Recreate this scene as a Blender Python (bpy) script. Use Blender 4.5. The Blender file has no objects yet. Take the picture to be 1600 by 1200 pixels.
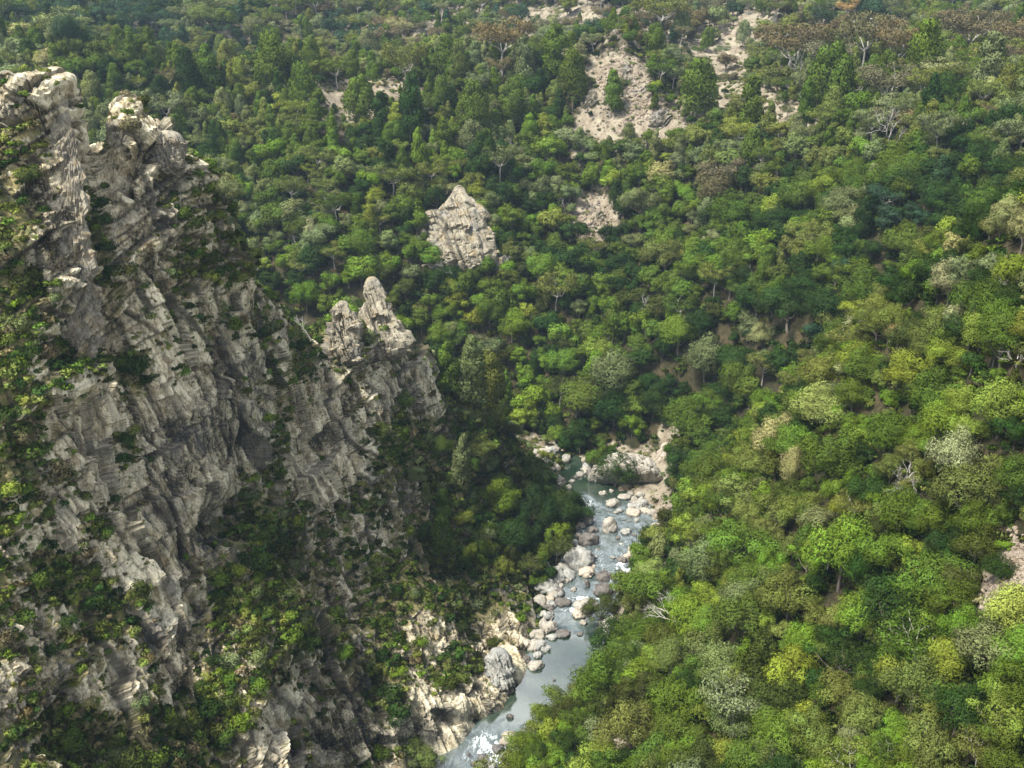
import bpy, math, random
import numpy as np
from mathutils import Vector, Matrix
from mathutils.bvhtree import BVHTree

# ------------------------------------------------------------------ camera, world, sun, exposure
SC = bpy.context.scene
C = SC.collection
CAMZ, PITCH, FPX = 150.0, math.radians(22.0), 1716.0
cam_d = bpy.data.cameras.new('camera'); cam = bpy.data.objects.new('camera', cam_d); C.objects.link(cam)
cam.location = (0, 0, CAMZ); cam.rotation_euler = (math.pi/2 - PITCH, 0, 0)
cam_d.sensor_width = 36.0; cam_d.lens = 36.0*FPX/1600.0
cam_d.clip_start = 1.0; cam_d.clip_end = 9000.0
SC.camera = cam

SUN_EL, SUN_AZ = math.radians(58), math.radians(-124)      # azimuth from the view direction (+Y), negative = to the left
sd = Vector((math.sin(SUN_AZ)*math.cos(SUN_EL), math.cos(SUN_AZ)*math.cos(SUN_EL), math.sin(SUN_EL)))
ld = bpy.data.lights.new('sun', 'SUN'); ld.energy = 5.0; ld.angle = math.radians(8); ld.color = (1.0, .955, .87)
lo = bpy.data.objects.new('sun', ld); C.objects.link(lo)
lo.rotation_euler = (-sd).to_track_quat('-Z', 'Y').to_euler()
W = bpy.data.worlds.new('World'); SC.world = W; W.use_nodes = True
nt = W.node_tree; nt.nodes.clear()
wo = nt.nodes.new('ShaderNodeOutputWorld'); bg = nt.nodes.new('ShaderNodeBackground'); bg.inputs[1].default_value = .08
sky = nt.nodes.new('ShaderNodeTexSky'); sky.sky_type = 'NISHITA'; sky.sun_disc = False
sky.sun_elevation = SUN_EL; sky.sun_rotation = SUN_AZ; sky.altitude = 600; sky.dust_density = 1.5; sky.ozone_density = 1.0
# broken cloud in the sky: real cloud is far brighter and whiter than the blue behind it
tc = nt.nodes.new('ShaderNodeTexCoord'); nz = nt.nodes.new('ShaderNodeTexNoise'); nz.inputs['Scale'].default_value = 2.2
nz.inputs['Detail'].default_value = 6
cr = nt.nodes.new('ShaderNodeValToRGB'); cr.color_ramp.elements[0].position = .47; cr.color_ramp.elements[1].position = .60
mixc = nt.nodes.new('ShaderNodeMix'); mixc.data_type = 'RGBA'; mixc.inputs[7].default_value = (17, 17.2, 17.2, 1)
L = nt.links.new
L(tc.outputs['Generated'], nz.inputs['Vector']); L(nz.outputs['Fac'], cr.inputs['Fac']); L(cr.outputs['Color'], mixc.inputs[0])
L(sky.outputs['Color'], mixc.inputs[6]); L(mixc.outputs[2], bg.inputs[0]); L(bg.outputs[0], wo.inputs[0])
SC.view_settings.view_transform = 'Standard'; SC.view_settings.look = 'None'
SC.view_settings.exposure = 0.88; SC.view_settings.gamma = 1.0; SC.view_settings.use_curve_mapping = False
SC.render.engine = 'CYCLES'
cy = SC.cycles
cy.max_bounces = 5; cy.diffuse_bounces = 2; cy.glossy_bounces = 2; cy.transmission_bounces = 2; cy.volume_bounces = 0
cy.transparent_max_bounces = 8; cy.caustics_reflective = False; cy.caustics_refractive = False
cy.use_denoising = True; cy.use_adaptive_sampling = True; cy.adaptive_threshold = .02
try: cy.denoising_prefilter = 'ACCURATE'
except Exception: pass

rng = np.random.default_rng(7)
R = random.Random(11)
CP, SP = math.cos(PITCH), math.sin(PITCH)

def ray(px, py):
    dx, dy = (px-800)/FPX, (600-py)/FPX
    return np.array((dx, CP+dy*SP, -SP+dy*CP))
def pt(px, py, y):                       # the point at forward distance y on the sight line of a photo pixel
    r = ray(px, py); t = y/r[1]
    return np.array((r[0]*t, y, CAMZ+r[2]*t))
def proj(P):                             # world -> photo pixel, depth
    P = np.atleast_2d(P); y = P[:, 1]; z = P[:, 2]-CAMZ
    f = y*CP - z*SP; u = y*SP + z*CP
    f = np.where(np.abs(f) < 1e-6, 1e-6, f)
    return 800+FPX*P[:, 0]/f, 600-FPX*u/f, f

# ------------------------------------------------------------------ noise
def hash3(ix, iy, iz, s=0):
    n = (ix.astype(np.int64)*73856093) ^ (iy.astype(np.int64)*19349663) ^ (iz.astype(np.int64)*83492791) ^ (s*2654435761 & 0x7fffffff)
    n = (n ^ (n >> 13)) * 1274126177 & 0x7fffffffffff
    n = (n ^ (n >> 16)) * 668265263 & 0x7fffffffffff
    return ((n ^ (n >> 15)) & 0xffffff)/float(0xffffff)
def vnoise(P, s=0):
    F = np.floor(P); f = P-F; f = f*f*f*(f*(f*6-15)+10); I = F.astype(np.int64); out = 0
    for a in (0, 1):
        wa = f[:, 0] if a else 1-f[:, 0]
        for b in (0, 1):
            wb = f[:, 1] if b else 1-f[:, 1]
            for c in (0, 1):
                wc = f[:, 2] if c else 1-f[:, 2]
                out = out + wa*wb*wc*hash3(I[:, 0]+a, I[:, 1]+b, I[:, 2]+c, s)
    return out
def fbm(P, scale, octv=4, s=0, gain=.5):
    P = np.asarray(P, float)/scale; o = 0; a = 1; t = 0
    for k in range(octv):
        o = o + a*(vnoise(P+k*17.3, s+k)*2-1); t += a; a *= gain; P = P*2.03
    return o/t
def ridged(P, scale, octv=4, s=0):
    P = np.asarray(P, float)/scale; o = 0; a = 1; t = 0
    for k in range(octv):
        o = o + a*(1-np.abs(vnoise(P+k*11.7, s+k)*2-1)*2); t += a; a *= .5; P = P*2.1
    return o/t
def facets(P, scale, s=0, tilt=.6):
    """Broken-rock relief: every Voronoi cell is a small plane with its own height and tilt. Returns height, border distance."""
    P = np.asarray(P, float)/scale; F = np.floor(P).astype(np.int64)
    d1 = np.full(len(P), 9.); d2 = np.full(len(P), 9.); h = np.zeros(len(P))
    for a in (-1, 0, 1):
        for b in (-1, 0, 1):
            for c in (-1, 0, 1):
                I = F+np.array((a, b, c)); x, y, z = I[:, 0], I[:, 1], I[:, 2]
                D = P-(I+np.stack((hash3(x, y, z, s+1), hash3(x, y, z, s+2), hash3(x, y, z, s+3)), 1))
                d = np.sqrt((D*D).sum(1))
                G = np.stack((hash3(x, y, z, s+4), hash3(x, y, z, s+5), hash3(x, y, z, s+6)), 1)*2-1
                hh = (hash3(x, y, z, s+7)*2-1)*.7+(G*D).sum(1)*tilt*2
                near = d < d1
                d2 = np.where(near, d1, np.minimum(d2, d)); h = np.where(near, hh, h); d1 = np.where(near, d, d1)
    return h, d2-d1
def sstep(a, b, x):
    t = np.clip((x-a)/(b-a), 0, 1); return t*t*(3-2*t)

# ------------------------------------------------------------------ mesh helpers
def mesh_from(name, V, Fq, mats=(), midx=None, smooth=True, attrs=None):
    V = np.asarray(V, np.float32); Fq = np.asarray(Fq, np.int32); k = Fq.shape[1]
    me = bpy.data.meshes.new(name)
    me.vertices.add(len(V)); me.vertices.foreach_set('co', V.ravel())
    me.loops.add(Fq.size); me.loops.foreach_set('vertex_index', Fq.ravel())
    me.polygons.add(len(Fq)); me.polygons.foreach_set('loop_start', np.arange(0, Fq.size, k, dtype=np.int32))
    me.polygons.foreach_set('use_smooth', np.full(len(Fq), smooth))
    if midx is not None: me.polygons.foreach_set('material_index', np.asarray(midx, np.int32))
    for m in mats: me.materials.append(m)
    for an, arr in (attrs or {}).items():
        arr = np.asarray(arr, np.float32)
        if arr.ndim == 1:
            a = me.attributes.new(an, 'FLOAT', 'POINT'); a.data.foreach_set('value', arr)
        else:
            a = me.attributes.new(an, 'FLOAT_COLOR', 'POINT')
            a.data.foreach_set('color', np.concatenate((arr, np.ones((len(arr), 1), np.float32)), 1).ravel())
    me.update(calc_edges=True)
    return me
def link(name, me, parent=None, **props):
    o = bpy.data.objects.new(name, me); C.objects.link(o); o.parent = parent
    for k, v in props.items(): o[k] = v
    return o
def grid_faces(nu, nv):
    i = np.arange(nu*nv).reshape(nu, nv)
    return np.stack((i[:-1, :-1], i[1:, :-1], i[1:, 1:], i[:-1, 1:]), -1).reshape(-1, 4)

# ------------------------------------------------------------------ materials
def mat(name):
    m = bpy.data.materials.new(name); m.use_nodes = True; t = m.node_tree; t.nodes.clear()
    out = t.nodes.new('ShaderNodeOutputMaterial'); return m, t, out
def N(t, typ, **kw):
    n = t.nodes.new(typ)
    for k, v in kw.items():
        if k in n.inputs: n.inputs[k].default_value = v
        else: setattr(n, k, v)
    return n
def mixc_(t, a, b, fac):
    n = t.nodes.new('ShaderNodeMix'); n.data_type = 'RGBA'
    for s, v in ((6, a), (7, b), (0, fac)):
        if isinstance(v, (tuple, float, int)): n.inputs[s].default_value = (*v, 1) if isinstance(v, tuple) else v
        else: t.links.new(v, n.inputs[s])
    return n.outputs[2]
def math_(t, op, a, b=0.0, clamp=False):
    n = t.nodes.new('ShaderNodeMath'); n.operation = op; n.use_clamp = clamp
    for s, v in ((0, a), (1, b)):
        if isinstance(v, (float, int)): n.inputs[s].default_value = v
        else: t.links.new(v, n.inputs[s])
    return n.outputs[0]
def ramp(t, src, stops):
    n = t.nodes.new('ShaderNodeValToRGB'); e = n.color_ramp.elements
    while len(e) < len(stops): e.new(.5)
    for k, (p, c) in enumerate(stops): e[k].position = p; e[k].color = (*c, 1) if isinstance(c, tuple) else (c, c, c, 1)
    t.links.new(src, n.inputs['Fac']); return n.outputs['Color']
def noise(t, vec, scale, detail=4, rough=.6, dist=0.0):
    n = N(t, 'ShaderNodeTexNoise', Scale=scale, Detail=float(detail), Roughness=rough, Distortion=dist)
    t.links.new(vec, n.inputs['Vector']); return n.outputs['Fac']
def mapping(t, vec, scale=(1, 1, 1), rot=(0, 0, 0)):
    n = N(t, 'ShaderNodeMapping'); n.inputs['Scale'].default_value = scale; n.inputs['Rotation'].default_value = rot
    t.links.new(vec, n.inputs['Vector']); return n.outputs[0]

def rock_material(name, base=((.045, .038, .026), (.47, .40, .27), (.80, .715, .52)), veg=True, rust=.5, scale=1.0, wet=False):
    m, t, out = mat(name); b = N(t, 'ShaderNodeBsdfPrincipled', Roughness=.93); b.inputs['Specular IOR Level'].default_value = .15
    geo = N(t, 'ShaderNodeNewGeometry'); pos = geo.outputs['Position']
    tilt = mapping(t, pos, (.9*scale, .9*scale, .28*scale), (.35, .45, 0))
    n1 = noise(t, tilt, .55, 8, .72, .6); n2 = noise(t, pos, 2.6*scale, 6, .75); n3 = noise(t, pos, .09, 4, .6)
    a = math_(t, 'ADD', math_(t, 'MULTIPLY', n1, .55), math_(t, 'MULTIPLY', n2, .45))
    a2 = math_(t, 'ADD', math_(t, 'MULTIPLY', noise(t, tilt, .9, 8, .8, .3), .6), math_(t, 'MULTIPLY', noise(t, mapping(t, pos, (1, 1, .5), (.3, .5, 0)), 3.4*scale, 5, .8), .4))
    tn = N(t, 'ShaderNodeAttribute', attribute_name='tone').outputs['Fac'] if veg else math_(t, 'MULTIPLY', noise(t, pos, .5, 3), 1.0)
    col = ramp(t, math_(t, 'ADD', math_(t, 'MULTIPLY', math_(t, 'SUBTRACT', tn, .5), .16 if veg else .10), math_(t, 'ADD', math_(t, 'MULTIPLY', a, .5), math_(t, 'MULTIPLY', a2, .5))), [(.425, base[0]), (.48, base[1]), (.55, base[2])])
    # thin dark joints
    vor = N(t, 'ShaderNodeTexVoronoi', feature='DISTANCE_TO_EDGE', Scale=.55*scale); t.links.new(mapping(t, pos, (1, 1, .16), (.3, .5, .4)), vor.inputs['Vector'])
    col = mixc_(t, col, (.07, .065, .06), math_(t, 'MULTIPLY', ramp(t, vor.outputs['Distance'], [(0.0, 1.0), (.03, 0.0)]), .55))
    # blue-grey weathered zones, ochre lichen
    col = mixc_(t, col, (.20, .21, .22), math_(t, 'MULTIPLY', ramp(t, n3, [(.55, 0.0), (.65, 1.0)]), .35))
    ln = noise(t, pos, .35, 6, .7, .4)
    col = mixc_(t, col, (.30, .21, .08), math_(t, 'MULTIPLY', ramp(t, ln, [(.52, 0.0), (.62, 1.0)]), rust))
    if veg: col = mixc_(t, col, (.125, .12, .045), math_(t, 'MULTIPLY', ramp(t, noise(t, mapping(t, pos, (1, 1, .6)), .8, 7, .75, .3), [(.51, 0.0), (.60, 1.0)]), .6))
    if wet:                                   # stones in the river are dark with wet towards the waterline
        oz = N(t, 'ShaderNodeSeparateXYZ'); t.links.new(N(t, 'ShaderNodeTexCoord').outputs['Generated'], oz.inputs[0])
        col = mixc_(t, col, (.045, .045, .04), math_(t, 'MULTIPLY', ramp(t, math_(t, 'ADD', oz.outputs['Z'], math_(t, 'MULTIPLY', n2, .12)), [(.36, 1.0), (.48, 0.0)]), .8))
    if veg:
        at = N(t, 'ShaderNodeAttribute', attribute_name='veg')
        nn = math_(t, 'ADD', math_(t, 'MULTIPLY', noise(t, pos, 1.3, 6, .7), .9), math_(t, 'MULTIPLY', noise(t, pos, .3, 3), .5))
        f = math_(t, 'ADD', at.outputs['Fac'], math_(t, 'SUBTRACT', nn, .7))
        soil = ramp(t, noise(t, pos, .5, 6, .7), [(.34, (.065, .082, .022)), (.5, (.17, .155, .06)), (.64, (.30, .245, .12))])
        col = mixc_(t, col, soil, ramp(t, f, [(.42, 0.0), (.56, 1.0)]))
        ck = N(t, 'ShaderNodeAttribute', attribute_name='crack')
        col = mixc_(t, col, (.05, .047, .04), math_(t, 'MULTIPLY', ck.outputs['Fac'], .8))
        wet = N(t, 'ShaderNodeAttribute', attribute_name='dark')  # painted shade of clefts and overhang, plus darker foot rock; no dampness
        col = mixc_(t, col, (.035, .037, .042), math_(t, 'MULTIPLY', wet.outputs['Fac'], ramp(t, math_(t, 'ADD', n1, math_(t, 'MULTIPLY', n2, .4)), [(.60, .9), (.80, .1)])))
    bm = N(t, 'ShaderNodeBump', Strength=.9, Distance=.35); t.links.new(a, bm.inputs['Height'])
    t.links.new(col, b.inputs['Base Color']); t.links.new(bm.outputs[0], b.inputs['Normal']); t.links.new(b.outputs[0], out.inputs[0])
    return m

def ground_material():
    m, t, out = mat('hillside_ground'); b = N(t, 'ShaderNodeBsdfPrincipled', Roughness=.95); b.inputs['Specular IOR Level'].default_value = .1
    pos = N(t, 'ShaderNodeNewGeometry').outputs['Position']
    n1 = noise(t, pos, .25, 6, .65); n2 = noise(t, pos, 1.7, 6, .8)
    a = math_(t, 'ADD', math_(t, 'MULTIPLY', n1, .6), math_(t, 'MULTIPLY', n2, .4))
    litter = ramp(t, a, [(.38, (.016, .020, .008)), (.5, (.04, .036, .018)), (.62, (.085, .065, .036))])
    scree = ramp(t, a, [(.40, (.11, .088, .06)), (.5, (.225, .19, .14)), (.60, (.31, .28, .205))])
    at = N(t, 'ShaderNodeAttribute', attribute_name='bare')
    f = math_(t, 'ADD', at.outputs['Fac'], math_(t, 'MULTIPLY', math_(t, 'SUBTRACT', n1, .5), 1.3))
    col = mixc_(t, litter, scree, ramp(t, f, [(.35, 0.0), (.6, 1.0)]))
    bm = N(t, 'ShaderNodeBump', Strength=1.0, Distance=.5); t.links.new(a, bm.inputs['Height'])
    t.links.new(col, b.inputs['Base Color']); t.links.new(bm.outputs[0], b.inputs['Normal']); t.links.new(b.outputs[0], out.inputs[0])
    return m

def leaf_material(name, inst):
    m, t, out = mat(name)
    if inst: col = N(t, 'ShaderNodeAttribute', attribute_name='tint', attribute_type='INSTANCER').outputs['Color']
    else: col = N(t, 'ShaderNodeObjectInfo').outputs['Color']
    v = N(t, 'ShaderNodeAttribute', attribute_name='leafvar').outputs['Fac']      # each spray's own shade of leaf
    hs = N(t, 'ShaderNodeHueSaturation'); hs.inputs['Saturation'].default_value = 1.04; t.links.new(col, hs.inputs['Color'])
    t.links.new(math_(t, 'ADD', math_(t, 'MULTIPLY', v,   .035), .480), hs.inputs['Hue'])
    t.links.new(math_(t, 'ADD', math_(t, 'MULTIPLY', v, 1.1), .45), hs.inputs['Value'])
    c = hs.outputs[0]
    d = N(t, 'ShaderNodeBsdfPrincipled', Roughness=.62); d.inputs['Specular IOR Level'].default_value = .06; t.links.new(c, d.inputs['Base Color'])
    tr = N(t, 'ShaderNodeBsdfTranslucent'); t.links.new(mixc_(t, c, (.20, .24, .02), .35), tr.inputs['Color'])
    mx = N(t, 'ShaderNodeMixShader'); mx.inputs[0].default_value = .14
    t.links.new(d.outputs[0], mx.inputs[1]); t.links.new(tr.outputs[0], mx.inputs[2]); t.links.new(mx.outputs[0], out.inputs[0])
    return m
def bark_material(name, c0, c1):
    m, t, out = mat(name); b = N(t, 'ShaderNodeBsdfPrincipled', Roughness=.9)
    pos = N(t, 'ShaderNodeTexCoord').outputs['Object']
    t.links.new(ramp(t, noise(t, mapping(t, pos, (3, 3, .6)), 1.5, 5), [(.35, c0), (.65, c1)]), b.inputs['Base Color'])
    t.links.new(b.outputs[0], out.inputs[0]); return m
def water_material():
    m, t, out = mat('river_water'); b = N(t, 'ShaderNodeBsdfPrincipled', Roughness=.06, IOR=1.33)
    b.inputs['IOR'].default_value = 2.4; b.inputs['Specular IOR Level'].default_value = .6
    pos = N(t, 'ShaderNodeNewGeometry').outputs['Position']
    at = N(t, 'ShaderNodeAttribute', attribute_name='foam').outputs['Fac']
    st = mapping(t, pos, (1.0, .45, 1), (0, 0, -.25))
    n1 = noise(t, st, .9, 7, .72, .8); n2 = noise(t, pos, 3.2, 4, .7); n3 = noise(t, pos, .12, 3)
    deep = ramp(t, n3, [(.35, (.014, .028, .018)), (.65, (.045, .066, .044))])
    shal = ramp(t, n1, [(.35, (.03, .048, .045)), (.65, (.13, .16, .16))])
    col = mixc_(t, deep, shal, math_(t, 'MULTIPLY', at, 1.0, True))
    ff = math_(t, 'ADD', math_(t, 'MULTIPLY', at, .35), math_(t, 'ADD', math_(t, 'MULTIPLY', n1, .75), math_(t, 'MULTIPLY', n2, .25)))
    foam = ramp(t, ff, [(.93, 0.0), (1.03, 1.0)])
    col = mixc_(t, col, (.60, .65, .65), foam)
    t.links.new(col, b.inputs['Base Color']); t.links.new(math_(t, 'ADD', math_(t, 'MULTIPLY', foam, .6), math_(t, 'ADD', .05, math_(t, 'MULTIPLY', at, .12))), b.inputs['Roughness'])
    h = math_(t, 'ADD', math_(t, 'MULTIPLY', noise(t, st, 1.6, 4), .35), math_(t, 'MULTIPLY', n1, 1.0))
    bm = N(t, 'ShaderNodeBump', Distance=.35); t.links.new(math_(t, 'ADD', .05, math_(t, 'MULTIPLY', at, .40)), bm.inputs['Strength'])
    t.links.new(h, bm.inputs['Height']); t.links.new(bm.outputs[0], b.inputs['Normal']); t.links.new(b.outputs[0], out.inputs[0])
    return m

M_CLIFF = rock_material('cliff_rock')
M_ROCK = rock_material('outcrop_rock', ((.06, .055, .042), (.20, .175, .13), (.34, .31, .235)), veg=False, rust=.35)
M_BOULDER = {
    'pale': rock_material('pale_boulder_rock', ((.17, .15, .125), (.30, .275, .23), (.42, .395, .335)), False, .12, 1.6, True),
    'dark': rock_material('dark_boulder_rock', ((.05, .05, .05), (.11, .10, .09), (.19, .17, .15)), False, .05, 1.6, True),
    'pink': rock_material('pinkish_boulder_rock', ((.25, .20, .155), (.39, .33, .26), (.49, .44, .36)), False, .1, 1.6, True),
    'grey': rock_material('grey_boulder_rock', ((.15, .15, .14), (.27, .27, .245), (.40, .39, .35)), False, .15, 1.4, True)}
M_GROUND = ground_material()
M_LEAF, M_LEAF_I = leaf_material('foliage', False), leaf_material('forest_foliage', True)
M_BARK = bark_material('grey_brown_bark', (.09, .075, .06), (.20, .17, .14))
M_PALE = bark_material('pale_smooth_bark', (.24, .22, .19), (.44, .41, .37))
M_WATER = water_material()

# ------------------------------------------------------------------ terrain: smooth surfaces through surveyed points
class TPS:
    def __init__(s, P, lam=2.0):
        P = np.asarray(P, float); s.c = P[:, :2]/100.; z = P[:, 2]; n = len(P)
        K = s.k(np.linalg.norm(s.c[:, None]-s.c[None], axis=2))+np.eye(n)*lam*1e-3
        Q = np.concatenate((np.ones((n, 1)), s.c), 1)
        A = np.block([[K, Q], [Q.T, np.zeros((3, 3))]])
        s.w = np.linalg.solve(A, np.concatenate((z, np.zeros(3)))); s.n = n
    @staticmethod
    def k(r): return np.where(r > 0, r*r*np.log(np.maximum(r, 1e-9)), 0)
    def __call__(s, x, y):
        X = np.stack((np.ravel(x), np.ravel(y)), 1)/100.; out = np.empty(len(X))
        for i in range(0, len(X), 40000):
            B = X[i:i+40000]; out[i:i+40000] = s.k(np.linalg.norm(B[:, None]-s.c[None], axis=2))@s.w[:s.n]+s.w[s.n]+B@s.w[s.n+1:]
        return out.reshape(np.shape(x))

# river centreline, world (x, y, z, half width)
RIV = [(pt(a, b, 1), w) for a, b, w in ()]
def at_z(px, py, z):
    r = ray(px, py); t = (z-CAMZ)/r[2]; return (r[0]*t, r[1]*t, z)
river_px = [(560, 1400, -2.2, 7), (672, 1270, -2.0, 5.5), (750, 1180, -1.2, 5.0), (800, 1125, -.1, 6.2), (850, 1075, 0, 7.6), (880, 1030, 0, 8.6), (902, 995, .05, 8.2),
            (905, 970, .7, 7.5), (908, 940, 1.0, 7.5), (922, 915, 1.4, 7.5), (940, 880, 1.7, 8), (953, 845, 2.0, 8.5), (965, 812, 2.4, 9.5), (950, 790, 2.7, 8.5),
            (915, 768, 3.0, 7), (897, 748, 3.1, 6), (880, 730, 3.3, 6), (840, 718, 3.6, 6), (780, 710, 4.2, 6), (700, 705, 5, 6), (560, 690, 7, 6), (300, 660, 12, 6)]
RV = np.array([(*at_z(a, b, z), w*.88) for a, b, z, w in river_px])
def river_dist(x, y):
    x = np.asarray(x, float); y = np.asarray(y, float)
    best = np.full(x.shape, 1e9); zz = np.zeros(x.shape); ww = np.full(x.shape, 6.)
    for a, b in zip(RV[:-1], RV[1:]):
        d = b[:2]-a[:2]; t = np.clip(((x-a[0])*d[0]+(y-a[1])*d[1])/(d@d), 0, 1)
        dd = np.hypot(x-a[0]-t*d[0], y-a[1]-t*d[1]); m = dd < best
        best = np.where(m, dd, best); zz = np.where(m, a[2]+t*(b[2]-a[2]), zz); ww = np.where(m, a[3]+t*(b[3]-a[3]), ww)
    return best, zz, ww

main_pts = []
def A(px, py, y, drop=0):
    p = pt(px, py, y); main_pts.append((p[0], p[1], p[2]-drop))
# right spur (ground lies a few metres under the crowns seen there)
for a in [(1600, 345, 175, 4), (1600, 500, 152, 4), (1600, 700, 131, 4), (1600, 900, 112, 3), (1600, 1200, 90, 3), (1450, 420, 189, 5), (1400, 700, 163, 4),
          (1400, 1000, 126, 4), (1300, 545, 205, 5), (1200, 640, 216, 5), (1130, 720, 228, 5), (1200, 900, 157, 5), (1200, 1200, 116, 4), (1200, 760, 184, 5),
          (1080, 800, 222, 5), (1000, 1000, 190, 5), (900, 1200, 150, 3), (1050, 1100, 146, 5), (1500, 550, 163, 4), (1070, 880, 203, 4)]: A(*a)
main_pts += [(125, 180, 128), (140, 120, 118), (95, 60, 95), (60, 55, 72), (20, 60, 52), (0, 100, 34), (190, 190, 140), (200, 80, 130), (300, 120, 150), (40, 20, 60), (110, 10, 95)]
# gully behind the spur
main_pts += [(60, 258, 22), (82, 270, 38), (105, 275, 56), (128, 280, 76), (165, 280, 96), (230, 290, 118), (330, 320, 150)]
# far slope above the river
for a in [(900, 655, 315, 4), (800, 650, 322, 5), (700, 620, 335, 4), (900, 500, 350, 4), (700, 480, 352, 4), (900, 400, 382, 3), (900, 300, 414, 3), (700, 300, 400, 3), (500, 450, 348, 4),
          (500, 300, 392, 3), (300, 300, 382, 3), (330, 200, 425, 3), (970, 90, 482, 0), (1060, 160, 468, 0), (900, 150, 462, 1), (1120, 165, 462, 0), (700, 120, 480, 2), (500, 120, 470, 2), (300, 120, 455, 3),
          (100, 120, 440, 3), (1200, 160, 448, 1), (1300, 125, 440, 4), (1450, 120, 420, 4), (1600, 110, 405, 4), (1100, 600, 310, 4), (1100, 500, 320, 4), (1100, 350, 370, 4), (1100, 250, 410, 3),
          (1250, 470, 292, 4), (1250, 350, 335, 4), (1250, 250, 375, 4), (1450, 300, 305, 4), (1450, 200, 355, 4), (1600, 220, 322, 4), (1600, 290, 292, 4), (1750, 200, 310, 4), (1800, 90, 390, 3)]: A(*a)
# behind that crest a side valley, then the long back slopes
for a in [(100, 60, 585, 3), (300, 40, 620, 3), (0, 0, 700, 3), (500, 50, 640, 2), (700, 50, 640, 2), (850, 10, 720, 0), (1000, 30, 650, 0), (1200, 5, 690, 0), (1050, 110, 560, 2), (1250, 60, 570, 0),
          (1400, 40, 600, 0), (1600, 50, 560, 3)]: A(*a)
main_pts += [(-150, 505, 82), (-60, 530, 84), (20, 545, 86), (75, 520, 78), (100, 505, 82), (160, 490, 100), (220, 480, 108), (-300, 420, 95), (-320, 620, 150), (-300, 330, 55), (-180, 320, 26), (-120, 310, 14), (-60, 318, 8),
              (-400, 800, 230), (-100, 900, 175), (100, 900, 148), (230, 820, 122), (300, 800, 110), (330, 950, 85), (420, 1150, 110), (500, 1400, 200), (300, 1500, 230), (0, 1500, 260), (-500, 1500, 330), (0, 2100, 380),
              (600, 2100, 360), (800, 1300, 260), (700, 900, 200), (700, 600, 190), (500, 350, 180), (-600, 300, 160), (-700, 800, 300), (-800, 2100, 420), (1100, 2100, 400), (1100, 800, 300)]
# low ground under the left cliff (the cliff stands on it)
main_pts += [(-40, 290, 6), (-110, 280, 20), (-100, 220, 8), (-40, 220, -2), (-60, 150, -2), (-120, 120, 5), (-30, 110, -2), (-5, 130, 6), (-200, 250, 40), (-200, 120, 20), (-250, 350, 55)]
Hm = TPS(main_pts, 3.0)
def H_main(x, y):
    h = Hm(x, y); P = np.stack((np.ravel(x), np.ravel(y), np.zeros(np.size(x))), 1)
    far = np.ravel(sstep(450, 900, y))
    n = fbm(P, 60, 4, 3)*(5+14*far)+ridged(P, 34, 3, 9)*2.2+fbm(P, 7, 3, 5)*.9
    Pr = np.stack((np.ravel(x)+.25*np.ravel(y), np.ravel(y)*.28, np.zeros(np.size(x))), 1)
    n = n+(ridged(Pr, 62, 3, 61)*9+ridged(Pr, 25, 2, 64)*2.5)*np.ravel(sstep(300, 380, y))
    h = h+n.reshape(np.shape(x))*sstep(8, 40, river_dist(x, y)[0])
    d, rz, rw = river_dist(x, y)
    bed = rz-1.2; k = sstep(rw*.75, rw+7, d)
    h = bed*(1-k)+np.maximum(h, rz+.6)*k
    return h

def lines(a, b, s): return np.arange(a, b+1e-6, s)
gx = np.concatenate((lines(-900, -260, 16), lines(-250, 330, 2.0), lines(340, 1200, 18)))
gy = np.concatenate((lines(-20, 58, 6), lines(60, 600, 1.8), lines(606, 1000, 5), lines(1015, 2200, 22)))
X, Y = np.meshgrid(gx, gy, indexing='ij'); Z = H_main(X, Y)

# ---- left cliff
left = []
def B(px, py, y, dz=0): p = pt(px, py, y); left.append((p[0], p[1], p[2]+dz))
for a in [(0, 1200, 112), (0, 1000, 128), (0, 800, 142), (0, 600, 152), (0, 400, 163), (0, 250, 172), (0, 118, 180), (100, 1200, 122), (100, 1000, 136), (100, 800, 150), (100, 600, 158), (105, 400, 168), (105, 250, 176), (105, 152, 181),
          (150, 700, 163), (150, 500, 173), (155, 330, 183), (158, 230, 189), (200, 1200, 130), (200, 1000, 146), (200, 800, 161), (210, 600, 171), (230, 400, 181), (200, 190, 188), (262, 215, 191), (300, 300, 195), (300, 450, 188),
          (300, 600, 181), (300, 750, 173), (330, 840, 172), (290, 900, 164), (290, 1050, 150), (300, 1200, 138), (370, 360, 203), (375, 480, 199), (380, 600, 193), (385, 720, 190), (380, 830, 186), (385, 900, 171), (400, 1020, 158), (400, 1200, 143),
          (420, 490, 213), (428, 600, 213), (430, 700, 208), (430, 820, 195), (440, 920, 178), (500, 560, 232), (500, 640, 225), (500, 740, 217), (500, 850, 203), (500, 950, 184), (500, 1080, 170), (500, 1200, 160), (455, 520, 235),
          (570, 560, 240), (575, 700, 228), (575, 800, 216), (600, 900, 202), (600, 1000, 189), (600, 1100, 176), (640, 1180, 172), (610, 490, 256), (540, 500, 246), (650, 580, 257), (650, 680, 246), (650, 780, 232), (700, 900, 215), (700, 1000, 199),
          (700, 1090, 185), (720, 1140, 181), (740, 640, 268), (740, 740, 256), (740, 840, 238), (760, 920, 221), (770, 1000, 206), (780, 1060, 197), (800, 760, 270), (800, 860, 247), (820, 930, 228), (820, 1000, 212), (860, 790, 280), (850, 700, 300),
          (800, 670, 296)]: B(*a)
for px, py in [(640, 1200), (720, 1148), (790, 1098), (815, 1062), (828, 1020), (838, 975), (832, 935), (836, 895), (868, 850), (895, 815)]:
    x, y, z = at_z(px, py, 0); left += [(x-1.5, y-1, 2.0), (x+4, y+1.5, -6)]
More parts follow.
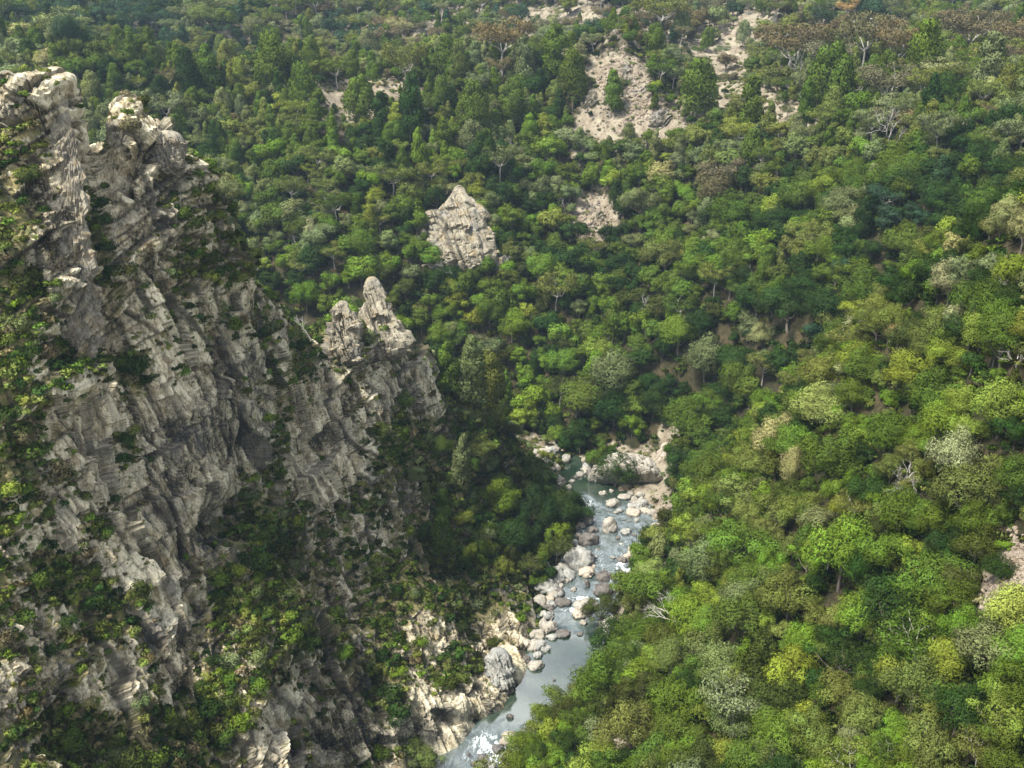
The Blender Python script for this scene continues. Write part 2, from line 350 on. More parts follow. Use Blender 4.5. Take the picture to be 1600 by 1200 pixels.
left += [(-10, 152, -5), (-22, 140, 2), (-40, 120, 16), (-55, 100, 34), (-80, 95, 58), (-110, 110, 62), (-120, 150, 88), (-130, 180, 112), (-150, 210, 118), (-100, 185, 127), (-170, 150, 95),
         # behind the crest
         (-74, 204, 104), (-60, 212, 92), (-48, 224, 72), (-100, 215, 100), (-130, 240, 100), (-60, 240, 60), (-74, 230, 68), (-45, 255, 55), (-30, 270, 52), (-20, 285, 38), (-8, 296, 22), (6, 300, 8), (-60, 275, 35), (-40, 300, 16), (-90, 260, 40), (-120, 280, 40),
         (-170, 260, 70), (-20, 310, 4), (-80, 305, 8), (-170, 300, 40), (20, 292, -2), (22, 280, -4)]
Hl = TPS(left, .6)
# columns resampled by arc length so that steep faces get as much mesh as gentle ones
lx = np.arange(-165, 24, .27); fy = np.arange(96, 312, .5)
LX, FY = np.meshgrid(lx, fy, indexing='ij'); FZ = Hl(LX, FY)
ds = np.hypot(.5, np.diff(FZ, axis=1)); S = np.concatenate((np.zeros((len(lx), 1)), np.cumsum(ds, 1)), 1)
NV = 900
LY = np.empty((len(lx), NV)); LZ = np.empty_like(LY)
for i in range(len(lx)):
    s = np.linspace(0, S[i, -1], NV); LY[i] = np.interp(s, S[i], fy); LZ[i] = np.interp(s, S[i], FZ[i])
LXX = np.repeat(lx[:, None], NV, 1)
P0 = np.stack((LXX, LY, LZ), -1)
# and along the rows too, so that faces turned sideways are as finely divided
NU = 740; sw = np.linalg.norm(np.diff(P0, axis=0), axis=2); sw = np.maximum(sw, .05)
for _ in range(3): sw[:, 1:-1] = (sw[:, :-2]+sw[:, 1:-1]+sw[:, 2:])/3
SU = np.concatenate((np.zeros((1, NV)), np.cumsum(sw, 0)), 0); PR = np.empty((NU, NV, 3))
for j in range(NV):
    q = np.linspace(0, SU[-1, j], NU)
    for c_ in range(3): PR[:, j, c_] = np.interp(q, SU[:, j], P0[:, j, c_])
P0 = PR
du = np.gradient(P0, axis=0); dv = np.gradient(P0, axis=1)
NN = np.cross(du, dv); NN /= np.linalg.norm(NN, axis=-1, keepdims=True)
NN[:, :, 2] += .0
# painted fields: where plants grow, where rock is bare, where shade of clefts and overhang is painted in, with darker foot rock (authored against the photo, fixed on the rock)
VEG = [(20, 330, 30, 110, 1.2), (15, 560, 38, 140, 1.3), (60, 440, 22, 60, .7), (160, 370, 18, 75, 1.6), (185, 460, 16, 40, .7), (90, 560, 40, 40, 1.0), (215, 570, 28, 42, 1.3), (30, 730, 55, 110, .9), (192, 690, 15, 55, 1.3),
       (150, 810, 25, 30, .8), (60, 210, 25, 50, .8), (120, 930, 35, 60, .8), (170, 960, 35, 50, 1.0), (210, 980, 30, 60, .7), (60, 900, 60, 50, .7), (100, 1150, 90, 60, .9), (230, 1160, 70, 70, 1.0), (330, 1120, 40, 80, 1.0),
       (425, 850, 36, 90, 1.1), (440, 640, 25, 100, .9), (250, 340, 40, 60, .5), (310, 420, 50, 40, .7), (330, 510, 45, 25, .7), (380, 400, 40, 60, .8), (395, 530, 25, 60, .6), (330, 310, 40, 40, .8), (450, 560, 40, 50, .7), (540, 560, 60, 30, .5),
       (620, 700, 60, 60, .9), (690, 790, 90, 80, .6), (770, 770, 70, 90, 1.0), (840, 800, 40, 50, .8), (740, 650, 60, 60, 1.2), (560, 880, 80, 40, .5), (480, 980, 50, 40, .7), (600, 1070, 24, 70, 1.3), (650, 930, 70, 50, .8), (710, 1060, 50, 45, .9), (760, 900, 60, 60, .8),
       (420, 1060, 40, 50, .6), (540, 1020, 20, 60, .6), (350, 950, 60, 50, .7), (50, 1040, 60, 50, .3), (700, 950, 40, 20, .5), (640, 520, 30, 30, .6)]
BARE = [(600, 830, 40, 60, .5), (690, 930, 50, 40, .5), (540, 930, 50, 40, .5), (640, 760, 30, 50, .5), (800, 900, 30, 40, .4), (180, 1080, 30, 60, .5), (420, 1130, 40, 60, .5), (80, 980, 30, 50, .4), (105, 330, 38, 190, 1.3), (65, 260, 22, 80, .6), (215, 300, 55, 90, 1.1), (200, 215, 40, 40, .8), (262, 220, 26, 30, 1.1), (235, 420, 40, 70, .7), (200, 520, 30, 50, .6), (130, 680, 60, 90, .8), (330, 590, 70, 80, .8), (280, 740, 90, 110, 1.0), (350, 700, 60, 80, .7),
        (245, 880, 45, 90, 1.1), (270, 980, 55, 50, .9), (250, 1050, 50, 80, .6), (350, 1030, 30, 30, .8), (500, 640, 40, 70, .8), (530, 720, 65, 55, 1.1), (480, 780, 40, 40, .6), (490, 1130, 75, 70, .8), (560, 1000, 60, 50, .3), (680, 990, 50, 60, .9), (640, 1140, 70, 50, 1.0),
        (760, 1060, 70, 45, 1.2), (800, 980, 45, 45, .7), (700, 1120, 70, 50, 1.2), (30, 1080, 50, 60, .6), (110, 860, 12, 60, .6), (380, 450, 20, 40, .5), (545, 500, 30, 30, .6), (600, 600, 50, 40, .5), (630, 610, 30, 50, .6), (350, 470, 40, 30, .5), (430, 540, 14, 80, .5), (20, 780, 15, 60, .3)]
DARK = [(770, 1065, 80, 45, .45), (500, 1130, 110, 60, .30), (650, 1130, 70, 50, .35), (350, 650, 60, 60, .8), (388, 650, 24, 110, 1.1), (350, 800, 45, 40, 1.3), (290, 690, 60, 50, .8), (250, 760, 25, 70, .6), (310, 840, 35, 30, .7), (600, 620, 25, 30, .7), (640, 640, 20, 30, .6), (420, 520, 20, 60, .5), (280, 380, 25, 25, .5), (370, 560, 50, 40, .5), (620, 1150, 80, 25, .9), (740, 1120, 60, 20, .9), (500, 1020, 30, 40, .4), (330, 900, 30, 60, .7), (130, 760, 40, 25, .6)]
def field(P, blobs):
    px, py, f = proj(P); o = np.zeros(len(px))
    for a, b, rx, ry, w in blobs: o = o+w*np.exp(-1.1*(((px-a)/rx)**2+((py-b)/ry)**2))
    return o
Pf = P0.reshape(-1, 3); Nf = NN.reshape(-1, 3)
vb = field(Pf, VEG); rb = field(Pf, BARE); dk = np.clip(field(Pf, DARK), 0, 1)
# strata: relief in a frame tilted along the beds of the photograph (steep ribs leaning down to the right)
def strata(P, ax=.42, ay=.25, stretch=.24):
    Rm = np.array(Matrix.Rotation(ax, 3, 'Y') @ Matrix.Rotation(ay, 3, 'X')); Q = P@Rm.T; Q[:, 2] *= stretch; return Q
Q = strata(Pf)
edge = sstep(0, 10, Pf[:, 2]+3)
rocky = np.clip(1.0+rb*.4-vb*.5, .35, 1.3)
def frame(dip, strike):
    """Axes of a bed: across it, along it, down it; dip/strike give the direction across."""
    n = np.array(dip, float); n /= np.linalg.norm(n); b = np.cross(n, np.array(strike, float)); b /= np.linalg.norm(b); return np.stack((n, b, np.cross(n, b)))
def blocks(P, M, size, s, tilt=.35):
    """Rock broken along three joint sets: straight-edged slabs, each standing out by its own amount. Height (about -.5 to .5), metres to the nearest joint."""
    Q_ = P@M.T; Q_ = Q_/np.array(size); z = np.zeros(len(P), np.int64)
    a = Q_[:, 0]; a = a+.28*np.sin(a*2.1+s)+.15*np.sin(a*5.3+2*s); k = np.floor(a).astype(np.int64); fa = a-k
    b = Q_[:, 1]*(.7+.7*hash3(k, z, z, s))+hash3(k, z, z, s+1)*7; j = np.floor(b).astype(np.int64); fb = b-j
    c = Q_[:, 2]*(.7+.7*hash3(k, j, z, s+2))+hash3(k, j, z, s+3)*7; m = np.floor(c).astype(np.int64); fc = c-m
    h = hash3(k, j, m, s+4)-.5+tilt*((fa-.5)*(hash3(k, j, m, s+5)*2-.6)+(fc-.5)*(hash3(k, j, m, s+6)*2-1)+(fb-.5)*(hash3(k, j, m, s+7)*2-1))
    e = np.minimum(np.minimum(fa, 1-fa)*size[0], np.minimum(np.minimum(fb, 1-fb)*size[1], np.minimum(fc, 1-fc)*size[2])); return h, e
F_LOW, F_HIGH = frame((.92, .20, .30), (0, 1, 0)), frame((-.80, .25, .55), (0, 1, 0))
Pw = Pf+np.stack([fbm(Pf, 16, 2, 90+k) for k in range(3)], 1)*2.2
zone = (Pf[:, 2]+fbm(Pf, 18, 2, 71)*22) > 92
def both_beds(size, s, tilt=.35):
    h, e = blocks(Pw, F_LOW, size, s, tilt); g, d = blocks(Pw, F_HIGH, size, s+20, tilt); return np.where(zone, g, h), np.where(zone, d, e)
h0, e0 = both_beds((8.0, 20, 15), 21, .6); h1, e1 = both_beds((3.6, 10, 8), 31, .6); h2, e2 = both_beds((1.5, 4.5, 3.8), 41, .6); h3, e3 = both_beds((.55, 1.5, 1.3), 51, .3)
big = ridged(Q, 26, 2, 21)*1.5-.3
disp = big+h0*4.2+rocky*(h1*2.5+h2*.85+h3*.26-(e1 < .22)*.5-(e2 < .14)*.18)+fbm(Pf, .9, 2, 6)*.08
crack = np.clip((1-sstep(.1, .45, e0))*.7+(1-sstep(.08, .30, e1))*.7+(1-sstep(.04, .18, e2))*.5, 0, 1)
disp = np.clip(disp, -6.5, 4.2)
# overhang and deep clefts seen in the photo
disp -= field(Pf, [(345, 815, 45, 30, 7.0), (392, 700, 20, 110, 4.0), (139, 300, 14, 130, 2.8), (160, 360, 18, 70, 2.0), (405, 600, 12, 60, 2.0), (300, 870, 30, 25, 2.0), (600, 1080, 20, 80, 3.0), (620, 1165, 60, 14, 2.5), (735, 1128, 50, 10, 1.8), (445, 700, 16, 100, 2.0)])
disp -= field(Pf, [(310, 205, 45, 45, 5.5), (250, 160, 30, 25, 2.5)])
disp += .35*field(Pf, [(105, 330, 26, 170, 3.2), (225, 300, 45, 90, 2.0), (320, 740, 70, 50, 2.0), (265, 900, 30, 80, 2.4), (530, 690, 50, 60, 2.6), (275, 985, 40, 35, 2.0), (130, 640, 30, 80, 1.6), (380, 520, 40, 50, 1.5), (780, 1050, 45, 30, 1.2), (480, 1140, 35, 70, 1.5), (640, 1130, 40, 50, 1.6)])
disp = disp-sstep(.45, .9, Nf[:, 2])*(1.2+.5*np.maximum(disp, 0))
PL = Pf+Nf*(disp*edge)[:, None]
PG = PL.reshape(NU, NV, 3); N2 = np.cross(np.gradient(PG, axis=0), np.gradient(PG, axis=1)); N2 /= np.maximum(np.linalg.norm(N2, axis=-1, keepdims=True), 1e-9); N2 = N2.reshape(-1, 3)
vegv = np.clip(.35+vb*.55-rb*.42+.32*fbm(Pf, 9, 3, 77)+.40*fbm(Pf, 3.0, 3, 79)+.45*(N2[:, 2]-.5), 0, 1)
lf = grid_faces(NU, NV)
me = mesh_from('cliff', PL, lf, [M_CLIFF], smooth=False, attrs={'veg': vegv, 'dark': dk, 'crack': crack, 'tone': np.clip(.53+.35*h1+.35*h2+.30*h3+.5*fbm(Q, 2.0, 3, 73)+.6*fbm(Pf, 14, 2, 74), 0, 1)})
link('cliff', me, kind='structure')

# ---- main hills: bare ground masks
BG = [(965, 135, 52, 46, 1.4), (1020, 195, 66, 36, 1.3), (940, 205, 42, 32, .9), (1170, 165, 60, 34, 1.3), (1250, 190, 50, 24, 1.0), (1090, 165, 40, 16, 1.0), (930, 345, 38, 45, 1.4), (560, 165, 70, 45, 1.0), (620, 150, 40, 30, .8), (530, 200, 40, 30, .4), (1000, 40, 120, 30, .3), (880, 30, 100, 30, .5), (1150, 90, 90, 40, .35), (800, 70, 110, 30, .30), (600, 60, 90, 25, .25), (1300, 60, 120, 30, .35), (450, 150, 60, 30, .35), (700, 230, 40, 30, .3), (820, 300, 25, 50, .25), (1270, 420, 25, 20, .2),
      (1180, 45, 60, 26, .6), (1380, 50, 80, 28, .6), (1550, 60, 60, 20, .5), (700, 30, 90, 25, .5), (540, 5, 40, 15, .9), (200, 20, 25, 20, .6), (1010, 790, 40, 70, 1.5), (1045, 680, 14, 50, 1.2), (900, 250, 20, 60, .5), (1580, 900, 32, 50, 1.8), (1545, 930, 25, 40, 1.2), (960, 720, 50, 30, 1.0),
      (1000, 1180, 60, 25, .6), (970, 1150, 50, 20, .6), (1400, 180, 60, 40, .5), (1130, 120, 40, 60, .4), (190, 140, 50, 30, .4), (680, 350, 40, 50, .5), (840, 700, 40, 25, .9), (960, 920, 20, 50, .5)]
V = np.stack((X, Y, Z), -1).reshape(-1, 3)
px, py, pf = proj(V)
bare = np.clip(field(V, BG)*(V[:, 1] > 60), 0, 1.3)
dR, zR, wR = river_dist(V[:, 0], V[:, 1]); bare = np.maximum(bare, 1.0*(dR < wR+3.5))
bare = np.clip(bare+sstep(430, 520, V[:, 1])*(.22+.9*fbm(V, 38, 3, 97)), 0, 1.4)
h, e = facets(V*np.array((1, 1, .6)), 6, 91, .7)
V[:, 2] += np.where(dR > wR+2, 1, 0)*h*bare*1.1
me = mesh_from('hills', V, grid_faces(len(gx), len(gy)), [M_GROUND], smooth=True, attrs={'bare': bare})
link('hills', me, kind='structure')

bv_main = BVHTree.FromPolygons([tuple(v) for v in V], [tuple(f) for f in grid_faces(len(gx), len(gy))])
bv_left = BVHTree.FromPolygons([tuple(v) for v in PL], [tuple(f) for f in lf])
CAMP = Vector((0, 0, CAMZ))
def at(px, py, only=None):
    """Ground point under a photo pixel: (point, normal, 'left' or 'main')."""
    d = Vector(ray(px, py)).normalized(); best = None
    for nm, b in (('main', bv_main), ('left', bv_left)):
        if only and nm != only: continue
        loc, nor, i, dist = b.ray_cast(CAMP, d)
        if loc and (best is None or dist < best[3]): best = (loc, nor, nm, dist)
    return best
def ground(x, y):
    best = None
    for nm, b in (('main', bv_main), ('left', bv_left)):
        loc, nor, i, dist = b.ray_cast(Vector((x, y, 900)), Vector((0, 0, -1)))
        if loc and (best is None or loc.z > best[0].z): best = (loc, nor, nm)
    return best
def visible(p, slack=4.0):
    d = Vector(p)-CAMP; D = d.length; d.normalize()
    for b in (bv_main, bv_left):
        loc, nor, i, dist = b.ray_cast(CAMP, d)
        if loc and dist < D-slack: return False
    return True

# ------------------------------------------------------------------ river
def river_mesh():
    pts = []; n = len(RV)
    for i in range(n-1):
        p0, p1, p2, p3 = RV[max(i-1, 0)], RV[i], RV[i+1], RV[min(i+2, n-1)]
        for t in np.linspace(0, 1, 22, endpoint=False):
            pts.append(.5*((2*p1)+(-p0+p2)*t+(2*p0-5*p1+4*p2-p3)*t*t+(-p0+3*p1-3*p2+p3)*t**3))
    pts = np.array(pts); tan = np.gradient(pts[:, :2], axis=0); tan /= np.linalg.norm(tan, axis=1, keepdims=True)
    nr = np.stack((tan[:, 1], -tan[:, 0]), 1); u = np.linspace(-1, 1, 61)
    w = pts[:, 3]+3.5
    Vx = pts[:, None, 0]+nr[:, None, 0]*u*w[:, None]; Vy = pts[:, None, 1]+nr[:, None, 1]*u*w[:, None]; Vz = np.repeat(pts[:, 2:3], 61, 1)
    V = np.stack((Vx, Vy, Vz), -1).reshape(-1, 3); y = V[:, 1]
    px, py, f = proj(V)
    fo = .95*sstep(975, 950, py)*sstep(775, 790, py)+.9*sstep(1120, 1150, py)
    fo += field(V, [(865, 992, 40, 6, -.4), (905, 975, 30, 8, .5), (960, 855, 50, 60, .1), (890, 790, 25, 9, 1.2), (915, 780, 16, 8, .9), (900, 955, 40, 8, .5), (975, 910, 12, 40, .7), (870, 938, 22, 14, -.6), (920, 918, 22, 12, -.4), (935, 805, 30, 10, -.5), (765, 1170, 34, 34, .55), (900, 935, 50, 4, .6), (905, 985, 30, 4, .5), (958, 860, 30, 20, -.15)])
    fo = np.clip(fo, 0, 1.3)
    V[:, 2] += fo*(.30*fbm(V, 2.2, 3, 88)+.12*fbm(V, .8, 2, 89))
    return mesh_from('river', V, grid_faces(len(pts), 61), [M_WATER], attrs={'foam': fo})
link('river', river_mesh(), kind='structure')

# ------------------------------------------------------------------ plants: prototypes
class Geo:
    def __init__(s): s.V = []; s.F = []; s.a = []; s.N = []; s.n = 0
    def add(s, V, F, a, nn=None):
        s.V.append(V); s.F.append(F+s.n); s.a.append(a); s.n += len(V); s.N.append(np.zeros((len(V), 3)) if nn is None else nn)
    def mesh(s, name, m, smooth=False):
        me = mesh_from(name, np.concatenate(s.V), np.concatenate(s.F), [m], smooth=True, attrs={'leafvar': np.concatenate(s.a)})
        NN_ = np.concatenate(s.N)
        if np.abs(NN_).max() > 0: me.normals_split_custom_set_from_vertices([tuple(q) for q in NN_])
        return me
def sprays(g, c, n, size, asp=1.0, fold=.25, lv=None, r=None, out=None):
    """One bent four-cornered leaf spray at each point c, facing n."""
    r = r or rng; k = len(c)
    if out is not None: n = n*np.where((n*out).sum(1) < 0, -1, 1)[:, None]
    n = n/np.maximum(np.linalg.norm(n, axis=1, keepdims=True), 1e-6)
    t = np.cross(n, r.normal(size=(k, 3))); t /= np.maximum(np.linalg.norm(t, axis=1, keepdims=True), 1e-6); b = np.cross(n, t)
    s = (np.broadcast_to(size, (k,))*r.uniform(.7, 1.3, k))[:, None]
    j = lambda: r.uniform(.75, 1.2, (k, 1))
    V = np.stack((c-t*s*asp*j(), c-b*s*.55*j()+n*s*fold, c+t*s*asp*j(), c+b*s*.55*j()+n*s*fold), 1).reshape(-1, 3)
    lv = r.uniform(0, 1, k) if lv is None else lv
    nn = None
    if out is not None: nn = out*.8+n*.35; nn = np.repeat(nn/np.maximum(np.linalg.norm(nn, axis=1, keepdims=True), 1e-6), 4, axis=0)
    g.add(V, np.arange(k*4).reshape(k, 4), np.repeat(lv, 4), nn)
def sphere_pts(k, r=None, lo=-.35):
    r = r or rng; z = r.uniform(lo, 1, k); a = r.uniform(0, 2*math.pi, k); q = np.sqrt(1-z*z); return np.stack((q*np.cos(a), q*np.sin(a), z), 1)
def tube(g, pts, rad, sides=5):
    pts = np.asarray(pts, float); k = len(pts); T = np.gradient(pts, axis=0); T /= np.maximum(np.linalg.norm(T, axis=1, keepdims=True), 1e-6)
    up = np.where(np.abs(T[:, 2:3]) > .9, np.array([[1., 0, 0]]), np.array([[0, 0, 1.]])); A_ = np.cross(T, up); A_ /= np.linalg.norm(A_, axis=1, keepdims=True); B_ = np.cross(T, A_)
    an = np.arange(sides)*2*math.pi/sides
    V = (pts[:, None]+np.asarray(rad)[:, None, None]*(A_[:, None]*np.cos(an)[None, :, None]+B_[:, None]*np.sin(an)[None, :, None])).reshape(-1, 3)
    F = [(i*sides+j, i*sides+(j+1) % sides, (i+1)*sides+(j+1) % sides, (i+1)*sides+j) for i in range(k-1) for j in range(sides)]
    g.add(V, np.array(F), np.full(len(V), .5))
def limb(g, a, b, r0, r1, wob=.12, n=5):
    a = np.array(a, float); b = np.array(b, float); t = np.linspace(0, 1, n)[:, None]; L_ = np.linalg.norm(b-a)
    p = a+(b-a)*t+rng.normal(size=(n, 3))*wob*L_*np.sin(t*math.pi)*.6; tube(g, p, np.linspace(r0, r1, n)); return p

def broadleaf(leaves, size, seed, spread=1.0, lobes=(18, 27)):
    r = np.random.default_rng(seed); g = Geo(); tr = Geo(); RX, RZ, H0 = 3.5*spread, 3.1/spread**.5, 3.5
    nl = r.integers(*lobes); dirs = sphere_pts(nl, r, -.25); cs = dirs*np.array((RX, RX, RZ))*r.uniform(.45, .95, (nl, 1))+np.array((0, 0, H0))
    cs = np.concatenate((cs, [[0, 0, H0+.2]])); rad = np.append(r.uniform(.65, 1.55, nl), 1.9)
    sh = r.uniform(.2, .8, nl+1)
    w = rad**2/np.sum(rad**2)
    for c, q, k, s0 in zip(cs, rad, (w*leaves).astype(int), sh):
        d = sphere_pts(k, r, -.75); bump = 1+.30*np.sin(d[:, 0]*6+seed)*np.sin(d[:, 1]*6+c[0])+.18*np.sin(d[:, 2]*9+c[1])+.12*np.sin(d[:, 0]*13+c[2]*3)
        rr = q*bump*(1-np.abs(r.normal(0, .13, k)))
        p = c+d*rr[:, None]*np.array((1, 1, .85))
        nrm = d+r.normal(size=(k, 3))*.36+np.array((0, 0, .15))
        sprays(g, p, nrm, size, 1.0, .2, np.clip(s0+r.normal(0, .13, k), 0, 1), r, d*.8+(c-np.array((0, 0, H0-.6)))/RX*.45)
    limb(tr, (0, 0, -1.5), (0, 0, H0*.75), .24, .15, .03)
    for c in cs[:9]: limb(tr, (0, 0, H0*.5+r.uniform(-.6, .6)), c, .11, .035, .08)
    return g, tr
def conifer(leaves, size, seed, slim=1.0):
    r = np.random.default_rng(seed); g = Geo(); tr = Geo(); Ht = 9.5
    nl = 26; t = np.sort(r.uniform(.12, 1, nl)); a = r.uniform(0, 6.28, nl); wr = 2.3*slim*np.sin(np.clip(1.08-t, 0, 1)*math.pi*.62)**.8
    for i in range(nl):
        c = np.array((math.cos(a[i])*wr[i]*.6, math.sin(a[i])*wr[i]*.6, 1.0+t[i]*(Ht-1.6))); q = .45+wr[i]*.42; k = int(leaves/nl)
        d = sphere_pts(k, r, -.6); p = c+d*q*np.array((1, 1, 1.35))*(1-np.abs(r.normal(0, .22, k)))[:, None]
        up = np.cross(np.array((0, 0, 1.)), r.normal(size=(k, 3)))+d*.5
        sprays(g, p, up, size, 1.5, .1, np.clip(.45+r.normal(0, .2, k)+.1*t[i], 0, 1), r, d+c*np.array((.25, .25, 0)))
    limb(tr, (0, 0, -1.5), (0, 0, Ht), .2, .03, .01, 6)
    for i in range(6): limb(tr, (0, 0, 1+t[i*3]*6), (math.cos(a[i*3])*wr[i*3], math.sin(a[i*3])*wr[i*3], 2+t[i*3]*6), .07, .02, .05)
    return g, tr
def gum(leaves, size, seed):
    r = np.random.default_rng(seed); g = Geo(); tr = Geo(); Ht = 6.0
    top = np.array((r.uniform(-1, 1), r.uniform(-1, 1), Ht*.55)); limb(tr, (0, 0, -1.5), top, .20, .13, .04); cs = []
    for i in range(6):
        a = i*1.05+r.uniform(-.4, .4); m = top+np.array((math.cos(a)*1.7, math.sin(a)*1.7, r.uniform(1.0, 2.2))); limb(tr, top, m, .09, .055, .14)
        for j in range(3):
            e = m+np.array((math.cos(a+j-1)*1.6, math.sin(a+j-1)*1.6, r.uniform(.5, 1.9))); limb(tr, m, e, .05, .02, .16); cs.append(e)
    cs += [c_*np.array((.6, .6, .85)) for c_ in cs[::2]]
    for c in cs:
        k = leaves//len(cs); d = sphere_pts(k, r, -.4); p = c+d*np.array((1.35, 1.35, .75))*r.uniform(.5, 1, (k, 1)); sprays(g, p, d+r.normal(size=(k, 3))*.8, size, 1.1, .1, r.uniform(.15, .85, k), r, d)
    return g, tr
def dead(seed, lean=.2):
    r = np.random.default_rng(seed); tr = Geo()
    def rec(p, d, L_, q, k):
        e = p+d*L_; limb(tr, p, e, q, q*.6, .12, 4)
        if k:
            for _ in range(3 if k > 1 else 4):
                dd = d+r.normal(size=3)*.55+np.array((0, 0, .12)); rec(e if r.random() < .6 else p+d*L_*.6, dd/np.linalg.norm(dd), L_*r.uniform(.55, .8), q*.55, k-1)
    d = np.array((lean, 0, 1.)); rec(np.array((0, 0, -1.)), d/np.linalg.norm(d), 3.6, .22, 4); return tr
def shrub(leaves, size, seed, flat=.7, spiky=0.0):
    r = np.random.default_rng(seed); g = Geo(); nl = r.integers(4, 8)
    for i in range(nl):
        a = r.uniform(0, 6.28); q = r.uniform(.4, .75); c = np.array((math.cos(a)*.5, math.sin(a)*.5, r.uniform(.15, .6)*flat)); k = leaves//nl; d = sphere_pts(k, r, -.4)
        p = c+d*q*np.array((1, 1, flat))*r.uniform(.65, 1.05, (k, 1))
        nrm = d+r.normal(size=(k, 3))*.6 if not spiky else np.cross(d+np.array((0, 0, .4)), r.normal(size=(k, 3)))
        sprays(g, p, nrm, size, 1.0+spiky, .15, np.clip(r.normal(.5, .22, k), 0, 1), r, d+np.array((0, 0, .2)))
    return g
def tussock(seed, k=60):
    r = np.random.default_rng(seed); g = Geo(); a = r.uniform(0, 6.28, k); q = r.uniform(0, .35, k); c = np.stack((np.cos(a)*q, np.sin(a)*q, r.uniform(.15, .5, k)), 1)
    n = np.cross(c*np.array((1, 1, .6))+np.array((0, 0, .3)), r.normal(size=(k, 3))); sprays(g, c, n, .22, 1.9, .05, None, r); return g

HI = [broadleaf(13000, .105, 100+i, sp) for i, sp in enumerate((1.0, .85, 1.15, 1.0, .75, 1.25, .95, 1.1))]
MI = [broadleaf(4500, .19, 150+i, sp, (11, 17)) for i, sp in enumerate((1.0, .8, 1.2, .95, 1.1, .7))]
CO = [conifer(5000, .16, 200+i, sp) for i, sp in enumerate((1.0, .8, 1.25, .65))]
GU = [gum(3600, .15, 300+i) for i in range(4)]
SH = [shrub(900, .095, 400+i, f) for i, f in enumerate((.8, .6, 1.0, .7, .9, 1.2))]
def both(gt, nm, barkm):                       # crown and trunk in one mesh, for the mass of far trees only
    g, t_ = gt; V = np.concatenate(g.V+t_.V); F = np.concatenate([np.concatenate(g.F), np.concatenate(t_.F)+g.n]); a = np.concatenate(g.a+t_.a)
    mi = np.concatenate((np.zeros(sum(map(len, g.F)), int), np.ones(sum(map(len, t_.F)), int)))
    me = mesh_from(nm, V, F, [M_LEAF_I, barkm], mi, True, {'leafvar': a}); me.normals_split_custom_set_from_vertices([tuple(q) for q in np.concatenate(g.N+t_.N)]); return me
ME = {'broad': [(g.mesh('broadleaf_crown', M_LEAF), t_.mesh('broadleaf_trunk', M_BARK, True)) for g, t_ in HI],
      'conifer': [(g.mesh('conifer_crown', M_LEAF), t_.mesh('conifer_trunk', M_BARK, True)) for g, t_ in CO],
      'gum': [(g.mesh('gum_crown', M_LEAF), t_.mesh('gum_trunk', M_PALE, True)) for g, t_ in GU],
      'dead': [(None, dead(500+i, l).mesh('bare_branches', M_PALE, True)) for i, l in enumerate((.3, -.2, .5, 0, .9))],
      'shrub': [(g.mesh('shrub_foliage', M_LEAF), None) for g in SH]}
STUFF_COLL = {}
def proto_coll(key, meshes):
    c = bpy.data.collections.new(key)
    for i, m in enumerate(meshes):
        o = bpy.data.objects.new('%s_%02d' % (key, i), m); c.objects.link(o)
    STUFF_COLL[key] = c; return c
far_c = proto_coll('farwood', [both(x, 'wood_tree', M_BARK) for x in MI]+[both(x, 'wood_tree', M_BARK) for x in CO]+[both(x, 'wood_tree', M_PALE) for x in GU])
und_c = proto_coll('lowgrowth', [shrub(200, .19, 600+i, f, sp).mesh('low_shrub', M_LEAF_I) for i, (f, sp) in enumerate(((.7, 0), (.9, 0), (.5, .6), (.8, .8)))]+[tussock(650+i).mesh('tussock', M_LEAF_I) for i in range(4)])

def scatter(name, P, tint, sc, rot, idx, coll, **props):
    """A mass nobody could count, as one object: its points carry a copy each."""
    n = len(P); me = bpy.data.meshes.new(name); me.vertices.add(n); me.vertices.foreach_set('co', np.asarray(P, np.float32).ravel())
    for an, typ, arr in (('tint', 'FLOAT_COLOR', np.concatenate((tint, np.ones((n, 1))), 1)), ('pscale', 'FLOAT_VECTOR', sc), ('prot', 'FLOAT_VECTOR', rot)):
        a = me.attributes.new(an, typ, 'POINT'); a.data.foreach_set('color' if 'COLOR' in typ else 'vector', np.asarray(arr, np.float32).ravel())
    a = me.attributes.new('pidx', 'INT', 'POINT'); a.data.foreach_set('value', np.asarray(idx, np.int32))
    o = link(name, me, **props)
    t = bpy.data.node_groups.new(name+'_scatter', 'GeometryNodeTree')
    t.interface.new_socket('Geometry', in_out='INPUT', socket_type='NodeSocketGeometry'); t.interface.new_socket('Geometry', in_out='OUTPUT', socket_type='NodeSocketGeometry')
    gi, go = t.nodes.new('NodeGroupInput'), t.nodes.new('NodeGroupOutput'); ip = t.nodes.new('GeometryNodeInstanceOnPoints')
    ci = t.nodes.new('GeometryNodeCollectionInfo'); ci.inputs['Collection'].default_value = coll; ci.inputs['Separate Children'].default_value = True; ci.inputs['Reset Children'].default_value = True
    def na(nm, typ):
        q = t.nodes.new('GeometryNodeInputNamedAttribute'); q.data_type = typ; q.inputs['Name'].default_value = nm; return q.outputs['Attribute']
    K = t.links.new; K(gi.outputs[0], ip.inputs['Points']); K(ci.outputs[0], ip.inputs['Instance']); ip.inputs['Pick Instance'].default_value = True
    K(na('pidx', 'INT'), ip.inputs['Instance Index']); K(na('pscale', 'FLOAT_VECTOR'), ip.inputs['Scale']); K(na('prot', 'FLOAT_VECTOR'), ip.inputs['Rotation'])
    K(ip.outputs[0], go.inputs[0]); md = o.modifiers.new('scatter', 'NODES'); md.node_group = t; return o

